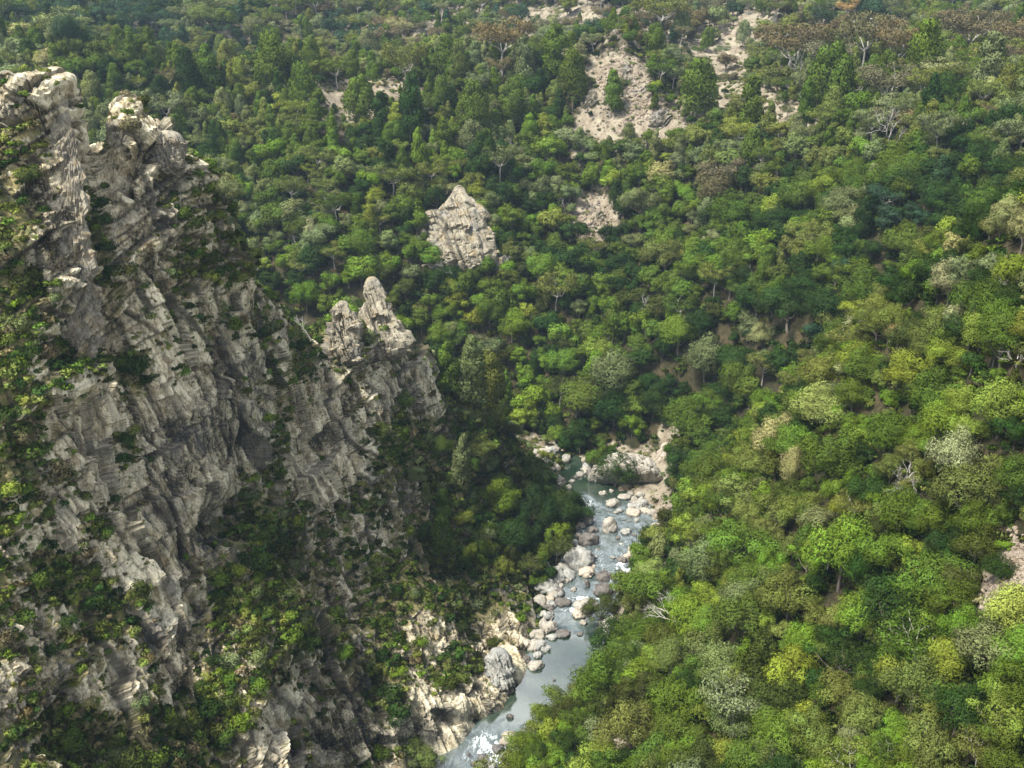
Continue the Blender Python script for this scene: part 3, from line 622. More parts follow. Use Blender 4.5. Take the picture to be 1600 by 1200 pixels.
# ------------------------------------------------------------------ leaf colours, and where each grows
COL = {'deep green': (.025, .051, .010), 'dark olive green': (.052, .064, .014), 'mid green': (.077, .118, .019), 'bright green': (.112, .178, .024), 'yellow green': (.168, .208, .034), 'olive': (.124, .148, .036),
       'grey green': (.140, .168, .068), 'straw coloured': (.238, .240, .105), 'brown': (.125, .108, .056), 'blue green': (.031, .063, .030), 'orange tinged': (.30, .22, .09), 'pale lime green': (.205, .250, .064)}
CN = list(COL)
def palette(px, py, y, side):
    """Weights of the leaf colours at one spot of the valley."""
    w = dict.fromkeys(CN, 0.0)
    def s(**k):
        for a, b in k.items(): w[a.replace('_', ' ')] = w.get(a.replace('_', ' '), 0)+b
    if side == 'left': s(deep_green=1.6, dark_olive_green=2.4, mid_green=3, olive=2.2, grey_green=2.0, bright_green=1.0, brown=.4, yellow_green=.5)
    elif y > 520:
        if px < 420: s(blue_green=5, deep_green=2.5, mid_green=1, olive=.6, grey_green=.7)
        else: s(grey_green=2.6, olive=2.2, brown=2.0, mid_green=1.2, blue_green=1.5, straw_coloured=.7, orange_tinged=.03)
    elif on_spur(px, py):
        s(mid_green=4.0, bright_green=3.0, yellow_green=1.7, olive=1.7, grey_green=.9, straw_coloured=.25, dark_olive_green=1.3, deep_green=1.9)
        if py < 560: s(straw_coloured=1.4, grey_green=1.2)
    elif px > 940 and on_spur(px, py+165) and py > 215: s(deep_green=6, blue_green=1, mid_green=1.6, dark_olive_green=1, grey_green=.4)  # slope behind the spur's crest darkened through the leaf tints, for separation
    elif px > 1120 and py < 230: s(brown=1.8, olive=3.0, mid_green=2.6, grey_green=1.6, orange_tinged=.1, straw_coloured=.3)
    elif py < 230: s(mid_green=3.2, olive=1.6, grey_green=1.8, deep_green=1.5, brown=.9, yellow_green=.6, straw_coloured=.5)
    elif py < 430: s(mid_green=3, grey_green=1.8, olive=1.4, deep_green=1.8, bright_green=1.2, yellow_green=.5, straw_coloured=.06)
    else: s(deep_green=3, mid_green=3, bright_green=2.2, yellow_green=.5, grey_green=.8, dark_olive_green=1)
    return w
def on_spur(px, py):      # right of the spur's crest line as photographed
    return py > np.interp(px, [820, 900, 960, 1020, 1060, 1130, 1200, 1300, 1450, 1600, 1800], [1120, 1040, 940, 860, 800, 725, 650, 550, 430, 335, 230])
PATCH = {}
def pick(px, py, y, side):
    w = palette(px, py, y, side); q = R.choices(CN, [w[c] for c in CN])[0]
    if side == 'main':                    # stands of one kind grow together
        key = (int((px+23*math.sin(py*.03))//75), int((py+15*math.sin(px*.04))//48)); PATCH.setdefault(key, q)
        if R.random() < .45 and PATCH[key] not in ('yellow green', 'straw coloured', 'orange tinged'): q = PATCH[key]
    return q
def tint(c):
    b = np.array(COL[c]); return np.clip(b*R.uniform(.82, 1.2)*np.array((R.uniform(.9, 1.1), 1, R.uniform(.85, 1.15))), .005, .8)

# trees: dict(kind, p, r (crown radius), col, px, py, d, side)
T = []
def base_of(px, py, rad, only=None):
    """The crown is seen at (px, py); its foot is on the ground a little lower."""
    h = at(px, py, only)
    if h is None: return None
    f = proj(np.array(h[0]))[2][0]
    g = at(px, py+rad*1.25*FPX/f*.75, only) or h
    return g
def plant(kind, px, py, rpx, col, only=None, squash=1.0):
    h = at(px, py, only)
    if h is None: return
    f = proj(np.array(h[0]))[2][0]; rad = rpx*f/FPX
    g = base_of(px, py, rad, only); p = g[0]; a, b, f = proj(np.array(p))
    T.append(dict(kind=kind, p=p, r=rad, col=col, px=px, py=py, f=f[0], side=g[2], own=True, sq=squash))
AUTH = '''
b 1235 745 26 straw_coloured|b 1165 770 42 olive|b 1120 745 34 mid_green|b 1190 720 30 olive|b 1310 865 60 bright_green|b 1270 820 34 mid_green|b 1210 690 30 straw_coloured|b 1480 445 34 straw_coloured|b 1560 350 34 straw_coloured
b 1590 330 30 straw_coloured|b 1515 430 34 grey_green|b 1402 526 18 orange_tinged|b 1450 545 34 olive|b 1530 330 30 bright_green|b 1345 465 40 mid_green|b 1430 410 36 mid_green|b 1280 635 42 pale_lime_green|b 1330 620 30 mid_green
b 1400 800 44 mid_green|b 1480 720 46 straw_coloured|b 1500 780 50 olive|b 1450 900 60 mid_green|b 1380 950 55 deep_green|b 1540 1010 60 grey_green|b 1580 960 50 pale_lime_green|b 1400 1060 46 yellow_green|b 1350 1110 40 olive
b 1275 1150 40 olive|b 1200 1130 36 mid_green|b 1140 1180 34 yellow_green|b 1060 1100 44 mid_green|b 985 1150 44 olive|b 1000 1050 42 bright_green|b 940 1065 46 mid_green|b 870 1105 36 mid_green|b 845 1130 26 yellow_green|b 900 1140 30 mid_green
b 950 985 36 deep_green|b 940 950 26 dark_olive_green|b 1030 930 44 mid_green|b 1080 970 40 bright_green|b 1120 1030 44 grey_green|b 1160 960 50 mid_green|b 1100 880 40 grey_green|b 1180 850 46 bright_green|b 1230 930 42 olive|b 1560 890 26 deep_green
b 1590 740 40 mid_green|b 1560 640 46 yellow_green|b 1460 620 46 mid_green|b 1380 680 46 mid_green|b 1420 580 40 yellow_green|b 1560 540 44 mid_green|b 1520 480 40 mid_green|b 1590 430 40 yellow_green|b 1340 560 34 yellow_green
b 1140 700 26 deep_green|b 1090 750 34 mid_green|b 1010 900 30 pale_lime_green|b 1080 830 34 yellow_green|b 1300 720 44 mid_green|b 1350 770 36 deep_green|b 1250 800 34 olive|b 1520 850 40 dark_olive_green|b 1490 1100 50 deep_green
b 1590 1080 44 mid_green|b 1560 1170 50 mid_green|b 1450 1170 50 olive|b 1310 1020 50 deep_green|b 1230 1040 44 yellow_green|b 810 1170 26 bright_green|b 830 1190 26 mid_green|b 930 1190 40 yellow_green|b 1060 1180 36 bright_green
b 1300 545 30 mid_green|b 1190 520 26 straw_coloured|b 1230 480 40 deep_green|b 1280 480 36 deep_green|b 1180 470 34 deep_green|b 1250 450 34 deep_green|b 1100 560 44 grey_green|b 1150 600 34 mid_green|b 1060 520 34 bright_green|b 960 590 42 grey_green
b 900 620 36 mid_green|b 880 570 30 bright_green|b 800 510 26 bright_green|b 765 490 24 mid_green|b 685 520 22 bright_green|b 690 490 18 bright_green|b 910 410 24 bright_green|b 840 420 30 bright_green|b 1000 320 30 grey_green|b 1040 400 34 olive
b 1140 330 34 mid_green|b 1250 310 34 mid_green|b 1340 270 30 mid_green|b 1480 150 36 deep_green|b 1530 320 34 mid_green|b 1570 190 40 deep_green|b 1280 590 30 olive|b 1020 630 30 deep_green|b 960 640 30 deep_green|b 1070 660 40 mid_green
b 770 780 36 bright_green|b 830 800 34 deep_green|b 905 795 24 deep_green|b 800 840 34 deep_green|b 780 760 26 mid_green|b 860 830 30 dark_olive_green|b 700 450 18 yellow_green|b 560 385 30 mid_green|b 500 370 26 grey_green
b 480 465 26 bright_green|b 1110 300 34 brown|b 850 60 24 grey_green|b 110 65 26 blue_green|b 400 55 24 grey_green|b 320 30 24 olive|b 460 355 24 mid_green|b 350 300 24 grey_green|b 690 800 16 mid_green
c 735 620 26 grey_green|c 765 645 28 olive|c 700 600 22 mid_green|c 690 860 22 mid_green|c 720 750 22 grey_green|b 690 700 20 mid_green|b 740 700 24 olive|b 650 740 18 grey_green|b 760 720 22 grey_green
c 1085 170 22 mid_green|c 1290 170 26 mid_green|c 1260 190 18 mid_green|c 1430 130 24 mid_green|c 960 170 16 mid_green|c 700 110 18 mid_green|c 800 190 22 mid_green|c 640 200 22 deep_green|c 600 200 20 deep_green|c 740 190 20 mid_green|c 560 190 20 mid_green
c 330 130 20 mid_green|c 430 120 22 mid_green|c 300 140 20 deep_green|c 480 160 20 mid_green|c 870 110 20 mid_green|c 820 130 20 grey_green|c 895 150 20 mid_green|c 1170 200 22 mid_green|c 1450 200 24 deep_green|c 1540 130 24 grey_green
g 1225 95 40 brown|g 1340 90 40 brown|g 1300 110 30 brown|g 1400 100 34 brown|g 1375 155 34 brown|g 1500 70 36 brown|g 1580 75 34 brown|g 780 95 34 brown|g 1120 290 30 brown|g 830 670 26 brown|g 820 685 22 brown|g 110 60 26 grey_green|g 640 120 30 olive|g 1030 40 30 olive
d 620 140 24 x|d 1385 215 34 x|d 1405 745 34 x|d 1135 320 20 x|d 1285 325 18 x|d 1330 40 24 x|d 805 235 16 x|d 780 415 20 x|d 540 560 16 x|d 1250 120 20 x|d 490 520 14 x|d 1440 760 24 x|d 1590 560 24 x'''
KD = {'b': 'broad', 'c': 'conifer', 'g': 'gum', 'd': 'dead'}
for row in AUTH.replace('\n', '|').split('|'):
    if row.strip():
        k, a, b, q, c = row.split(); side = None
        if 560 <= int(a) <= 860 and 590 < int(b) < 900: side = 'left'
        plant(KD[k], int(a), int(b), int(q), c.replace('_', ' ') if k != 'd' else 'grey green', side)

# the rest of the forest: jittered grids over the slopes, thinned on bare ground
cells = {}
def occ(x, y): return (int(x//8), int(y//8))
for t in T: cells.setdefault(occ(t['p'].x, t['p'].y), []).append((t['p'].x, t['p'].y, t['r']))
for a_, b_ in ((715, 340), (690, 370), (722, 385), (705, 405), (745, 410), (770, 420), (730, 430), (715, 320), (750, 380)):      # rock, not soil
    g_ = at(a_, b_, 'main')[0]; cells.setdefault(occ(g_.x, g_.y), []).append((g_.x, g_.y, 5.0))
def clear(x, y, r):
    cx, cy_ = occ(x, y)
    for i in (-1, 0, 1):
        for j in (-1, 0, 1):
            for (a, b, q) in cells.get((cx+i, cy_+j), ()):
                if (a-x)**2+(b-y)**2 < (.44*(q+r))**2: return False
    return True
def tree_rows(x0, x1, y0, y1, step, rmean, keep):
    for x in np.arange(x0, x1, step):
        for y in np.arange(y0, y1, step):
            yield x+R.uniform(-.5, .5)*step, y+R.uniform(-.5, .5)*step, rmean, keep
cand = list(tree_rows(-60, 230, 62, 262, 2.5, 2.6, 'spur'))+list(tree_rows(-330, 330, 262, 530, 3.3, 3.7, 'slope'))+list(tree_rows(-460, 520, 530, 900, 5.2, 4.0, 'back'))+list(tree_rows(-650, 800, 900, 2000, 14, 6.5, 'back'))
R.shuffle(cand)
cxy = np.array([(c[0], c[1]) for c in cand]); rd, rz_, rw_ = river_dist(cxy[:, 0], cxy[:, 1])
for k, (x, y, rm, zone) in enumerate(cand):
    if rd[k] < rw_[k]+(1.5 if y > 262 else 3.0): continue
    g = ground(x, y)
    if g is None or (zone == 'spur' and g[2] == 'left'): continue
    if g[2] == 'left': continue
    p = g[0]; pxx, pyy, f = proj(np.array(p)); pxx, pyy, f = pxx[0], pyy[0], f[0]
    if not (-260 < pxx < 1860 and -260 < pyy < 1500) or f < 40: continue
    r = min(rm*R.lognormvariate(0, .32), rm*1.55); bw = field(np.array([p]), BG)[0]
    if R.random() < (bw-.14)*1.6: 
        if R.random() > .12: continue
        r *= .5
    if pxx > 430 and pyy < 130 and R.random() < .38: continue
    if y < 300:
        cp = np.array(p)+np.array((0, 0, r*1.1)); dv_ = cp-np.array((0, 0, CAMZ)); tt = (rz_[k]-CAMZ)/dv_[2]
        hd, _, hw = river_dist(np.array([dv_[0]*tt]), np.array([dv_[1]*tt]))
        if hd[0] < hw[0]*.62+r*.8 and tt < 1.4: continue
    if not clear(x, y, r*(.8 if zone != 'back' else .7)): continue
    u = R.random(); kind = 'broad'
    if zone == 'back': kind = 'gum' if u < .32 else 'conifer' if u < .5 else 'broad'
    elif not on_spur(pxx, pyy) and pyy < 330:
        cf = .5 if 180 < pxx < 950 and pyy < 250 else .3 if pyy < 260 else .12
        kind = 'conifer' if u < cf else 'gum' if u < cf+(.30 if pxx > 1150 and pyy < 260 else .08) else 'broad'
    elif u < .03: kind = 'conifer'
    elif u < .10: kind = 'gum'
    elif u < .112 and pyy > 200: kind = 'dead'
    sd_ = (zone != 'back') or y < 900
    c = pick(pxx, pyy, y, 'main')
    if kind == 'conifer' and c in ('straw coloured', 'brown', 'orange tinged'): c = 'mid green'
    if kind == 'gum' and c in ('deep green', 'bright green'): c = 'olive'
    if kind == 'conifer': r *= .62
    if kind == 'gum': r *= 1.0
    cells.setdefault(occ(x, y), []).append((x, y, r))
    T.append(dict(kind=kind, p=p, r=r, col=c, px=pxx, py=pyy-r*1.2*FPX/f, f=f, side='main', own=False, sq=1))
# shrubs and small trees on the left cliff
ok = np.flatnonzero(PL[:, 1] < 300)
smp = rng.choice(ok, 60000, replace=False); vsm = np.clip(.48+vb*.6-rb*.50+.75*fbm(Pf, 4, 3, 78)+.5*(N2[:, 2]-.5), 0, 1)
SHR = []; low = []
lpx, lpy, lff = proj(PL)
for i in smp:
    p = PL[i]; v = vsm[i]; nz_ = Nf[i, 2]
    if p[2] < 3 or R.random() > v*1.05+.04 or not(-250 < lpx[i] < 1000 and -200 < lpy[i] < 1450): continue
    u = R.random()
    wooded = (lpx[i] > 620 and 600 < lpy[i] < 900)
    if wooded and u < .022 and v > .45:
        r = R.uniform(1.3, 2.9); kind = 'conifer' if R.random() < .2 else 'broad'
        if clear(p[0], p[1], r*.8):
            cells.setdefault(occ(p[0], p[1]), []).append((p[0], p[1], r))
            T.append(dict(kind=kind, p=Vector(p)-Vector((0, 0, .6)), r=r*(.75 if kind == 'conifer' else 1), col=pick(0, 0, 0, 'left'), px=lpx[i], py=lpy[i]-8, f=lff[i], side='left', own=False, sq=1))
    elif u < .12 and v > .3:
        SHR.append((p, R.uniform(.7, 1.3)*(1+1.2*v*R.random()), pick(0, 0, 0, 'left')))
    else: low.append((p, R.uniform(.4, 1.0)*(.6+.8*v), 0 if v > .45 else 1))
for a, b, q, c in [(213, 560, 24, 'deep green'), (225, 585, 18, 'deep green'), (205, 190, 17, 'brown'), (45, 430, 32, 'dark olive green'), (90, 560, 28, 'deep green'), (150, 810, 22, 'dark olive green'), (457, 982, 24, 'bright green'), (528, 880, 14, 'pale lime green'), (548, 880, 12, 'pale lime green'),
                   (640, 828, 10, 'yellow green'), (680, 832, 14, 'pale lime green'), (700, 845, 12, 'pale lime green'), (715, 975, 14, 'pale lime green'), (722, 905, 10, 'pale lime green'), (755, 915, 10, 'yellow green'), (600, 1080, 26, 'deep green'), (620, 1110, 22, 'deep green'), (250, 140, 12, 'olive'),
                   (90, 130, 9, 'olive'), (60, 220, 16, 'olive'), (135, 165, 16, 'yellow green'), (160, 340, 16, 'deep green'), (165, 380, 18, 'deep green'), (170, 415, 14, 'deep green'), (250, 235, 12, 'yellow green'), (335, 330, 20, 'olive'), (370, 345, 18, 'yellow green'), (390, 390, 20, 'olive'), (60, 515, 14, 'yellow green'),
                   (195, 680, 16, 'deep green'), (193, 710, 16, 'deep green'), (170, 945, 26, 'deep green'), (215, 920, 20, 'dark olive green'), (300, 340, 22, 'dark olive green'), (330, 400, 20, 'dark olive green'), (440, 840, 26, 'deep green'), (400, 880, 24, 'deep green'), (460, 800, 20, 'deep green'), (610, 500, 14, 'olive'),
                   (575, 530, 14, 'grey green'), (425, 500, 10, 'brown'), (700, 1060, 16, 'dark olive green'), (740, 1030, 18, 'dark olive green'), (230, 1170, 30, 'mid green'), (100, 1150, 26, 'mid green'), (330, 1090, 30, 'deep green'), (360, 1140, 30, 'deep green'), (30, 960, 22, 'mid green'), (20, 640, 26, 'deep green'), (20, 560, 26, 'mid green')]:
    h = at(a, b+q*.5, 'left')
    if h: SHR.append((np.array(h[0]), q*1.05*proj(np.array(h[0]))[2][0]/FPX, c))

# ------------------------------------------------------------------ words: every label singles out one thing
LM = [('the calm pale pool', 870, 1050), ('the rapids', 960, 860), ('the big pale rock bank', 975, 745), ('the grey scree chute', 930, 350), ('the pointed rock outcrop', 720, 350), ('the bare tan ridge', 980, 120), ('the twin rock spires', 565, 480),
      ('the stony orange gully', 1575, 890), ('the pale bare tree', 1405, 745), ('the orange crowned tree', 1402, 526), ('the dark hollow', 1230, 480), ('the straw dome tree', 1235, 745), ('the cliff summit', 205, 190),
      ('the black overhang', 340, 830), ('the tall pale slab', 105, 330), ('the white bare tree', 620, 140), ('the brown ridge-top tree', 1340, 90), ('the narrow river mouth', 780, 1150), ('the upper green pool', 905, 755),
      ('the bottom right corner', 1600, 1200), ('the top right corner', 1600, 0), ('the top left corner', 0, 0), ('the bottom left corner', 0, 1200), ('the right edge middle', 1600, 600), ('the top edge middle', 800, 0),
      ('the bright green tree', 800, 510), ('the bushy cliff cleft', 165, 390), ('the riverside cliff foot', 740, 1100)]
ORD = ['nearest', 'second nearest', 'third nearest', 'fourth nearest', 'fifth nearest', 'sixth nearest', 'seventh nearest', 'eighth nearest', 'ninth nearest', 'tenth nearest', 'eleventh nearest', 'twelfth nearest', 'thirteenth nearest', 'fourteenth nearest', 'fifteenth nearest', 'sixteenth nearest']
def words_for(items, noun):
    """items: list of dict(px, py, col, o, size?). Look + side of a landmark + rank of that look from it."""
    grp = {}
    for it in items:
        j = min(range(len(LM)), key=lambda k: (LM[k][1]-it['px'])**2+(LM[k][2]-it['py'])**2); l = LM[j]
        dx, dy = it['px']-l[1], it['py']-l[2]
        s = ('left of' if dx < 0 else 'right of') if abs(dx) > abs(dy) else ('above' if dy < 0 else 'below')
        grp.setdefault((it['look'], s, l[0]), []).append((math.hypot(dx, dy), it))
    for (look, s, l), v in grp.items():
        v.sort(key=lambda q: q[0])
        for k, (_, it) in enumerate(v):
            it['o']['label'] = '%s %s %s %s%s' % (look, noun(it), s, l, '' if len(v) == 1 else ', %s' % (ORD[k] if k < len(ORD) else 'farthest'))

# ------------------------------------------------------------------ trees as things
NAME = {'broad': 'broadleaf_tree', 'conifer': 'conifer_tree', 'gum': 'gum_tree', 'dead': 'dead_tree'}
GROUP = {'broad': 'round-crowned trees on the valley slopes', 'conifer': 'upright feathery trees on the slopes', 'gum': 'open-crowned gum trees', 'dead': 'bare dead trees'}
LIMIT = {'broad': 300, 'conifer': 150, 'gum': 70, 'dead': 40}
SZ = {'broad': 3.6, 'conifer': 2.3, 'gum': 3.4, 'dead': 3.6}
PVAR = {'broad': len(HI), 'conifer': len(CO), 'gum': len(GU), 'dead': 5}
rest = []
for kind in NAME:
    L_ = [t for t in T if t['kind'] == kind]
    for t in L_: t['size'] = t['r']/t['f']*(3 if t['own'] else 1)*(1 if (-10 < t['px'] < 1610 and -10 < t['py'] < 1210) else 0)
    L_.sort(key=lambda t: -t['size']); things = []; 
    for t in L_:
        if len(things) < LIMIT[kind] and t['size'] > 0 and visible(t['p']+Vector((0, 0, t['r']*1.4)), 5): things.append(t)
        else: rest.append(t)
    items = []; med = np.median([t['r'] for t in things]) if things else 1
    for n_, t in enumerate(things):
        e = bpy.data.objects.new(NAME[kind], None); e.empty_display_size = .5; C.objects.link(e)
        e.location = t['p']; s = t['r']/SZ[kind]; e.scale = (s*R.uniform(.82, 1.22), s*R.uniform(.85, 1.2), s*R.uniform(.88, 1.15)*(1.35 if t['col'] == 'straw coloured' and t['own'] and t['py'] > 700 and t['px'] < 1300 else 1)); e.rotation_euler = (R.uniform(-.07, .07), R.uniform(-.07, .07), R.uniform(0, 6.28))
        cm, tm = ME[kind][n_ % PVAR[kind]]
        if cm:
            o = link('crown', cm, e); o.color = (*tint(t['col']), 1)
        link('trunk' if cm else 'branches', tm, e)
        e['category'] = 'tree'; e['group'] = GROUP[kind]
        big_ = 'large' if t['r'] > med*1.2 else 'small' if t['r'] < med*.8 else 'medium sized'
        items.append(dict(px=t['px'], py=t['py'], o=e, look=('%s %s' % (big_, t['col'])) if kind != 'dead' else 'pale leafless'))
    nn = {'broad': 'round tree', 'conifer': 'feathery tree', 'gum': 'gum tree', 'dead': 'dead tree'}[kind]
    words_for(items, lambda it, nn=nn: nn)
rest = [t for t in rest if t['kind'] != 'dead']
nP = {'broad': (0, len(MI)), 'conifer': (len(MI), len(CO)), 'gum': (len(MI)+len(CO), len(GU))}
for nm, lab, sel in (('forest', 'dense mixed green forest filling the valley slopes between the larger trees', lambda t: t['p'].y <= 520 or t['side'] == 'left'), ('far_forest', 'hazy grey-green forest on the farther hills along the top', lambda t: t['p'].y > 520 and t['side'] != 'left')):
    q = [t for t in rest if sel(t)]
    sc_ = np.array([[t['r']/SZ[t['kind']]]*3 for t in q])*rng.uniform(.9, 1.12, (len(q), 3)); rot_ = np.stack((rng.uniform(-.08, .08, len(q)), rng.uniform(-.08, .08, len(q)), rng.uniform(0, 6.28, len(q))), 1)
    scatter(nm, [tuple(t['p']) for t in q], np.array([tint(t['col']) for t in q]), sc_, rot_, [nP[t['kind']][0]+R.randrange(nP[t['kind']][1]) for t in q], far_c, kind='stuff', label=lab, category='forest')
print('trees', len(T), 'rest', len(rest), 'shrubs', len(SHR), 'low', len(low))

# shrubs on the cliff
SHR.sort(key=lambda s: -s[1]/np.linalg.norm(s[0]-np.array((0, 0, CAMZ)))); items = []; more = []
for s in SHR:
    a, b, f = proj(s[0])
    if len(items) < 280 and 0 < a[0] < 1600 and 0 < b[0] < 1200 and visible(Vector(s[0])+Vector((0, 0, s[1]*.8)), 2.0):
        k = len(items) % len(SH); o = link('shrub', ME['shrub'][k][0], category='shrub', group='shrubs clinging to the cliff'); o.location = s[0]-np.array((0, 0, .15)); z = s[1]
        o.scale = (z, z, z*R.uniform(.8, 1.2)); o.rotation_euler = (0, 0, R.uniform(0, 6.28)); o.color = (*tint(s[2]), 1)
        items.append(dict(px=a[0], py=b[0], o=o, look=('large ' if s[1] > 1.7 else 'small ' if s[1] < .9 else '')+s[2]))
    else: more.append(s)
words_for(items, lambda it: 'cliff shrub')
LOWC = [('dark olive green', 'mid green', 'deep green', 'olive', 'brown'), ('olive', 'brown', 'straw coloured', 'grey green', 'dark olive green')]
P_, C_, S_, I_ = [], [], [], []
for p, s, kd in low: P_.append(p); C_.append(tint(R.choice(LOWC[kd]))*1.55); S_.append([s]*3); I_.append(R.randrange(4) if kd == 0 else 4+R.randrange(4) if R.random() < .75 else R.randrange(4))
for s in more: P_.append(s[0]); C_.append(tint(s[2])); S_.append([s[1]]*3); I_.append(R.randrange(2))
P_ = np.array(P_); scatter('cliff_undergrowth', P_, np.array(C_), np.array(S_), np.stack((np.zeros(len(P_)), np.zeros(len(P_)), rng.uniform(0, 6.28, len(P_))), 1), I_, und_c, kind='stuff', label='olive and brown grass and low scrub on the cliff ledges', category='undergrowth')
# low growth under and between the trees
P_, C_, S_, I_ = [], [], [], []
for zone, n_ in (((-70, 230, 62, 262), 20000), ((-260, 330, 262, 540), 24000), ((-400, 500, 540, 800), 6000)):
    xs = rng.uniform(zone[0], zone[1], n_); ys = rng.uniform(zone[2], zone[3], n_); d_, _, w_ = river_dist(xs, ys)
    for x, y, dd, ww in zip(xs, ys, d_, w_):
        if dd < ww+2.0: continue
        loc, nor, i, _ = bv_main.ray_cast(Vector((x, y, 900)), Vector((0, 0, -1)))
        if not loc: continue
        a, b, f = proj(np.array(loc))
        if not (-200 < a[0] < 1800 and -150 < b[0] < 1400): continue
        bw = field(np.array([loc]), BG)[0]
        bg_ = bw > .35
        if bg_ and R.random() < bw*.22: continue
        P_.append(tuple(loc)); C_.append(tint(R.choice(('straw coloured', 'olive', 'brown', 'grey green', 'mid green')) if bg_ else R.choice(('deep green', 'deep green', 'mid green', 'dark olive green', 'olive')))); s = R.uniform(.6, 1.5)*(1 if zone[3] < 300 else 1.25)*(.7 if bg_ else 1.1); S_.append([s, s, s*R.uniform(.7, 1.2)]); I_.append(R.randrange(8) if bg_ else R.randrange(4))
P_ = np.array(P_); scatter('undergrowth', P_, np.array(C_), np.array(S_), np.stack((np.zeros(len(P_)), np.zeros(len(P_)), rng.uniform(0, 6.28, len(P_))), 1), I_, und_c, kind='stuff', label='low scrub and dry grass on the ground between the trees', category='undergrowth')

# ------------------------------------------------------------------ rocks
def ico(sub):
    import bmesh
    bm = bmesh.new(); bmesh.ops.create_icosphere(bm, subdivisions=sub, radius=1); V = np.array([v.co[:] for v in bm.verts]); F = np.array([[v.index for v in f.verts] for f in bm.faces]); bm.free(); return V, F
ICO3, ICO5 = ico(4), ico(6)
def boulder_mesh(name, seed, m, dims, rough=1.0):
    V, F = ICO3; d = V.copy(); P = V*np.array(dims)+seed*13.7
    h, e = facets(P, max(dims)*.9, seed, .5); s = max(dims)
    h4, e4 = facets(P, max(dims)*.45, seed+3, .6); V = V*(1+.26*rough*h+.09*h4-.05*(1-sstep(0, .1, e4))+.12*fbm(P, s*.8, 3, seed))[:, None]
    return mesh_from(name, V*np.array(dims), F, [m], smooth=True)
BL = '''906 740 8 5 pale|921 733 6 5 pale|894 751 5 4 pale|877 763 11 6 pale|868 729 11 8 pale|884 716 8 10 pale|874 750 9 5 pale|858 722 10 6 pink|848 706 12 8 pink|868 700 10 7 pale|835 712 10 7 pink|958 786 13 8 pale|975 775 11 4 pale|991 781 8 7 pale|1003 784 10 8 grey|989 799 13 7 pink|1008 797 8 7 pink|989 790 10 3 grey
952 821 14 15 pale|978 830 9 6 grey|920 840 20 13 dark|927 826 10 5 dark|968 797 6 4 grey|905 868 28 20 grey|848 884 16 14 grey|870 897 22 14 grey|850 914 20 11 grey|866 918 12 5 pale|918 893 14 8 pink|926 884 6 4 pink|972 874 9 5 dark|943 899 13 7 dark|945 919 17 12 dark|918 911 5 10 dark|845 938 14 9 pale|866 928 12 7 pale|878 940 14 6 dark|858 948 10 5 dark
915 946 22 9 pale|905 958 12 8 pink|1000 915 12 14 pink|985 930 10 8 pale|987 857 8 6 pink|838 1038 13 8 pale|845 1008 15 9 grey|822 1030 9 7 dark|862 995 9 4 grey|880 989 15 3 dark|911 972 6 5 pale|907 990 6 2 dark|866 1062 3 2 dark|797 1119 7 4 dark|800 1152 20 13 pink|776 1168 9 5 dark|754 1182 9 4 dark|768 1195 9 5 grey|790 1185 10 7 grey|740 1192 6 4 dark|732 1178 4 2 dark|1018 800 9 6 pale|1025 822 10 6 pale|1015 840 8 6 pink|1032 850 7 5 pale
1003 860 6 5 pale|855 862 12 8 grey|942 770 7 4 pale|962 800 4 3 pale|900 745 4 3 dark|995 812 6 4 grey|965 840 5 3 dark|935 858 4 2 dark|958 870 5 2 grey|930 925 5 3 dark|960 905 5 3 dark|930 870 4 2 grey|990 835 5 3 dark|970 850 4 2 grey|985 880 5 3 dark|896 920 6 4 pale|885 905 8 5 pale|1000 772 8 5 pale|985 770 6 4 pale|850 975 8 8 grey|858 965 7 5 grey|840 1022 8 6 grey'''
items = []; n_ = 0
for row in BL.replace('\n', '|').split('|'):
    a, b, w, h, c = row.split(); a, b, w, h = map(int, (a, b, w, h))
    best = None
    for z in np.linspace(-.4, 4.2, 24):                       # where the sight line meets the river's surface
        x, y, _ = at_z(a, b+h*.5, z); d, rz, rw = river_dist(np.array([x]), np.array([y]))
        if best is None or abs(rz[0]-z) < best[0]: best = (abs(rz[0]-z), x, y, z, d[0], rw[0])
    _, x, y, z, d, rw = best
    g = at(a, b+h*.5)
    if g and g[0].z > z+.3 and d > rw*.6: x, y, z = g[0]
    f = proj(np.array((x, y, z)))[2][0]; k = f/FPX*.85; wx = w*k; hz = max(h*k, .5*wx*.5)*1.15
    me = boulder_mesh('boulder', 700+n_, M_BOULDER[c], (wx, wx*R.uniform(.75, 1.05), hz)); n_ += 1
    o = link('boulder', me, category='boulder', group='boulders along the river bed'); o.location = (x, y, z+hz*.25); o.rotation_euler = (R.uniform(-.15, .15), R.uniform(-.15, .15), R.uniform(-.5, .5))
    items.append(dict(px=a, py=b, o=o, look={'pale': 'pale cream', 'dark': 'dark wet', 'pink': 'pinkish tan', 'grey': 'grey'}[c]+(' small' if w < 7 else ' large' if w > 15 else '')))
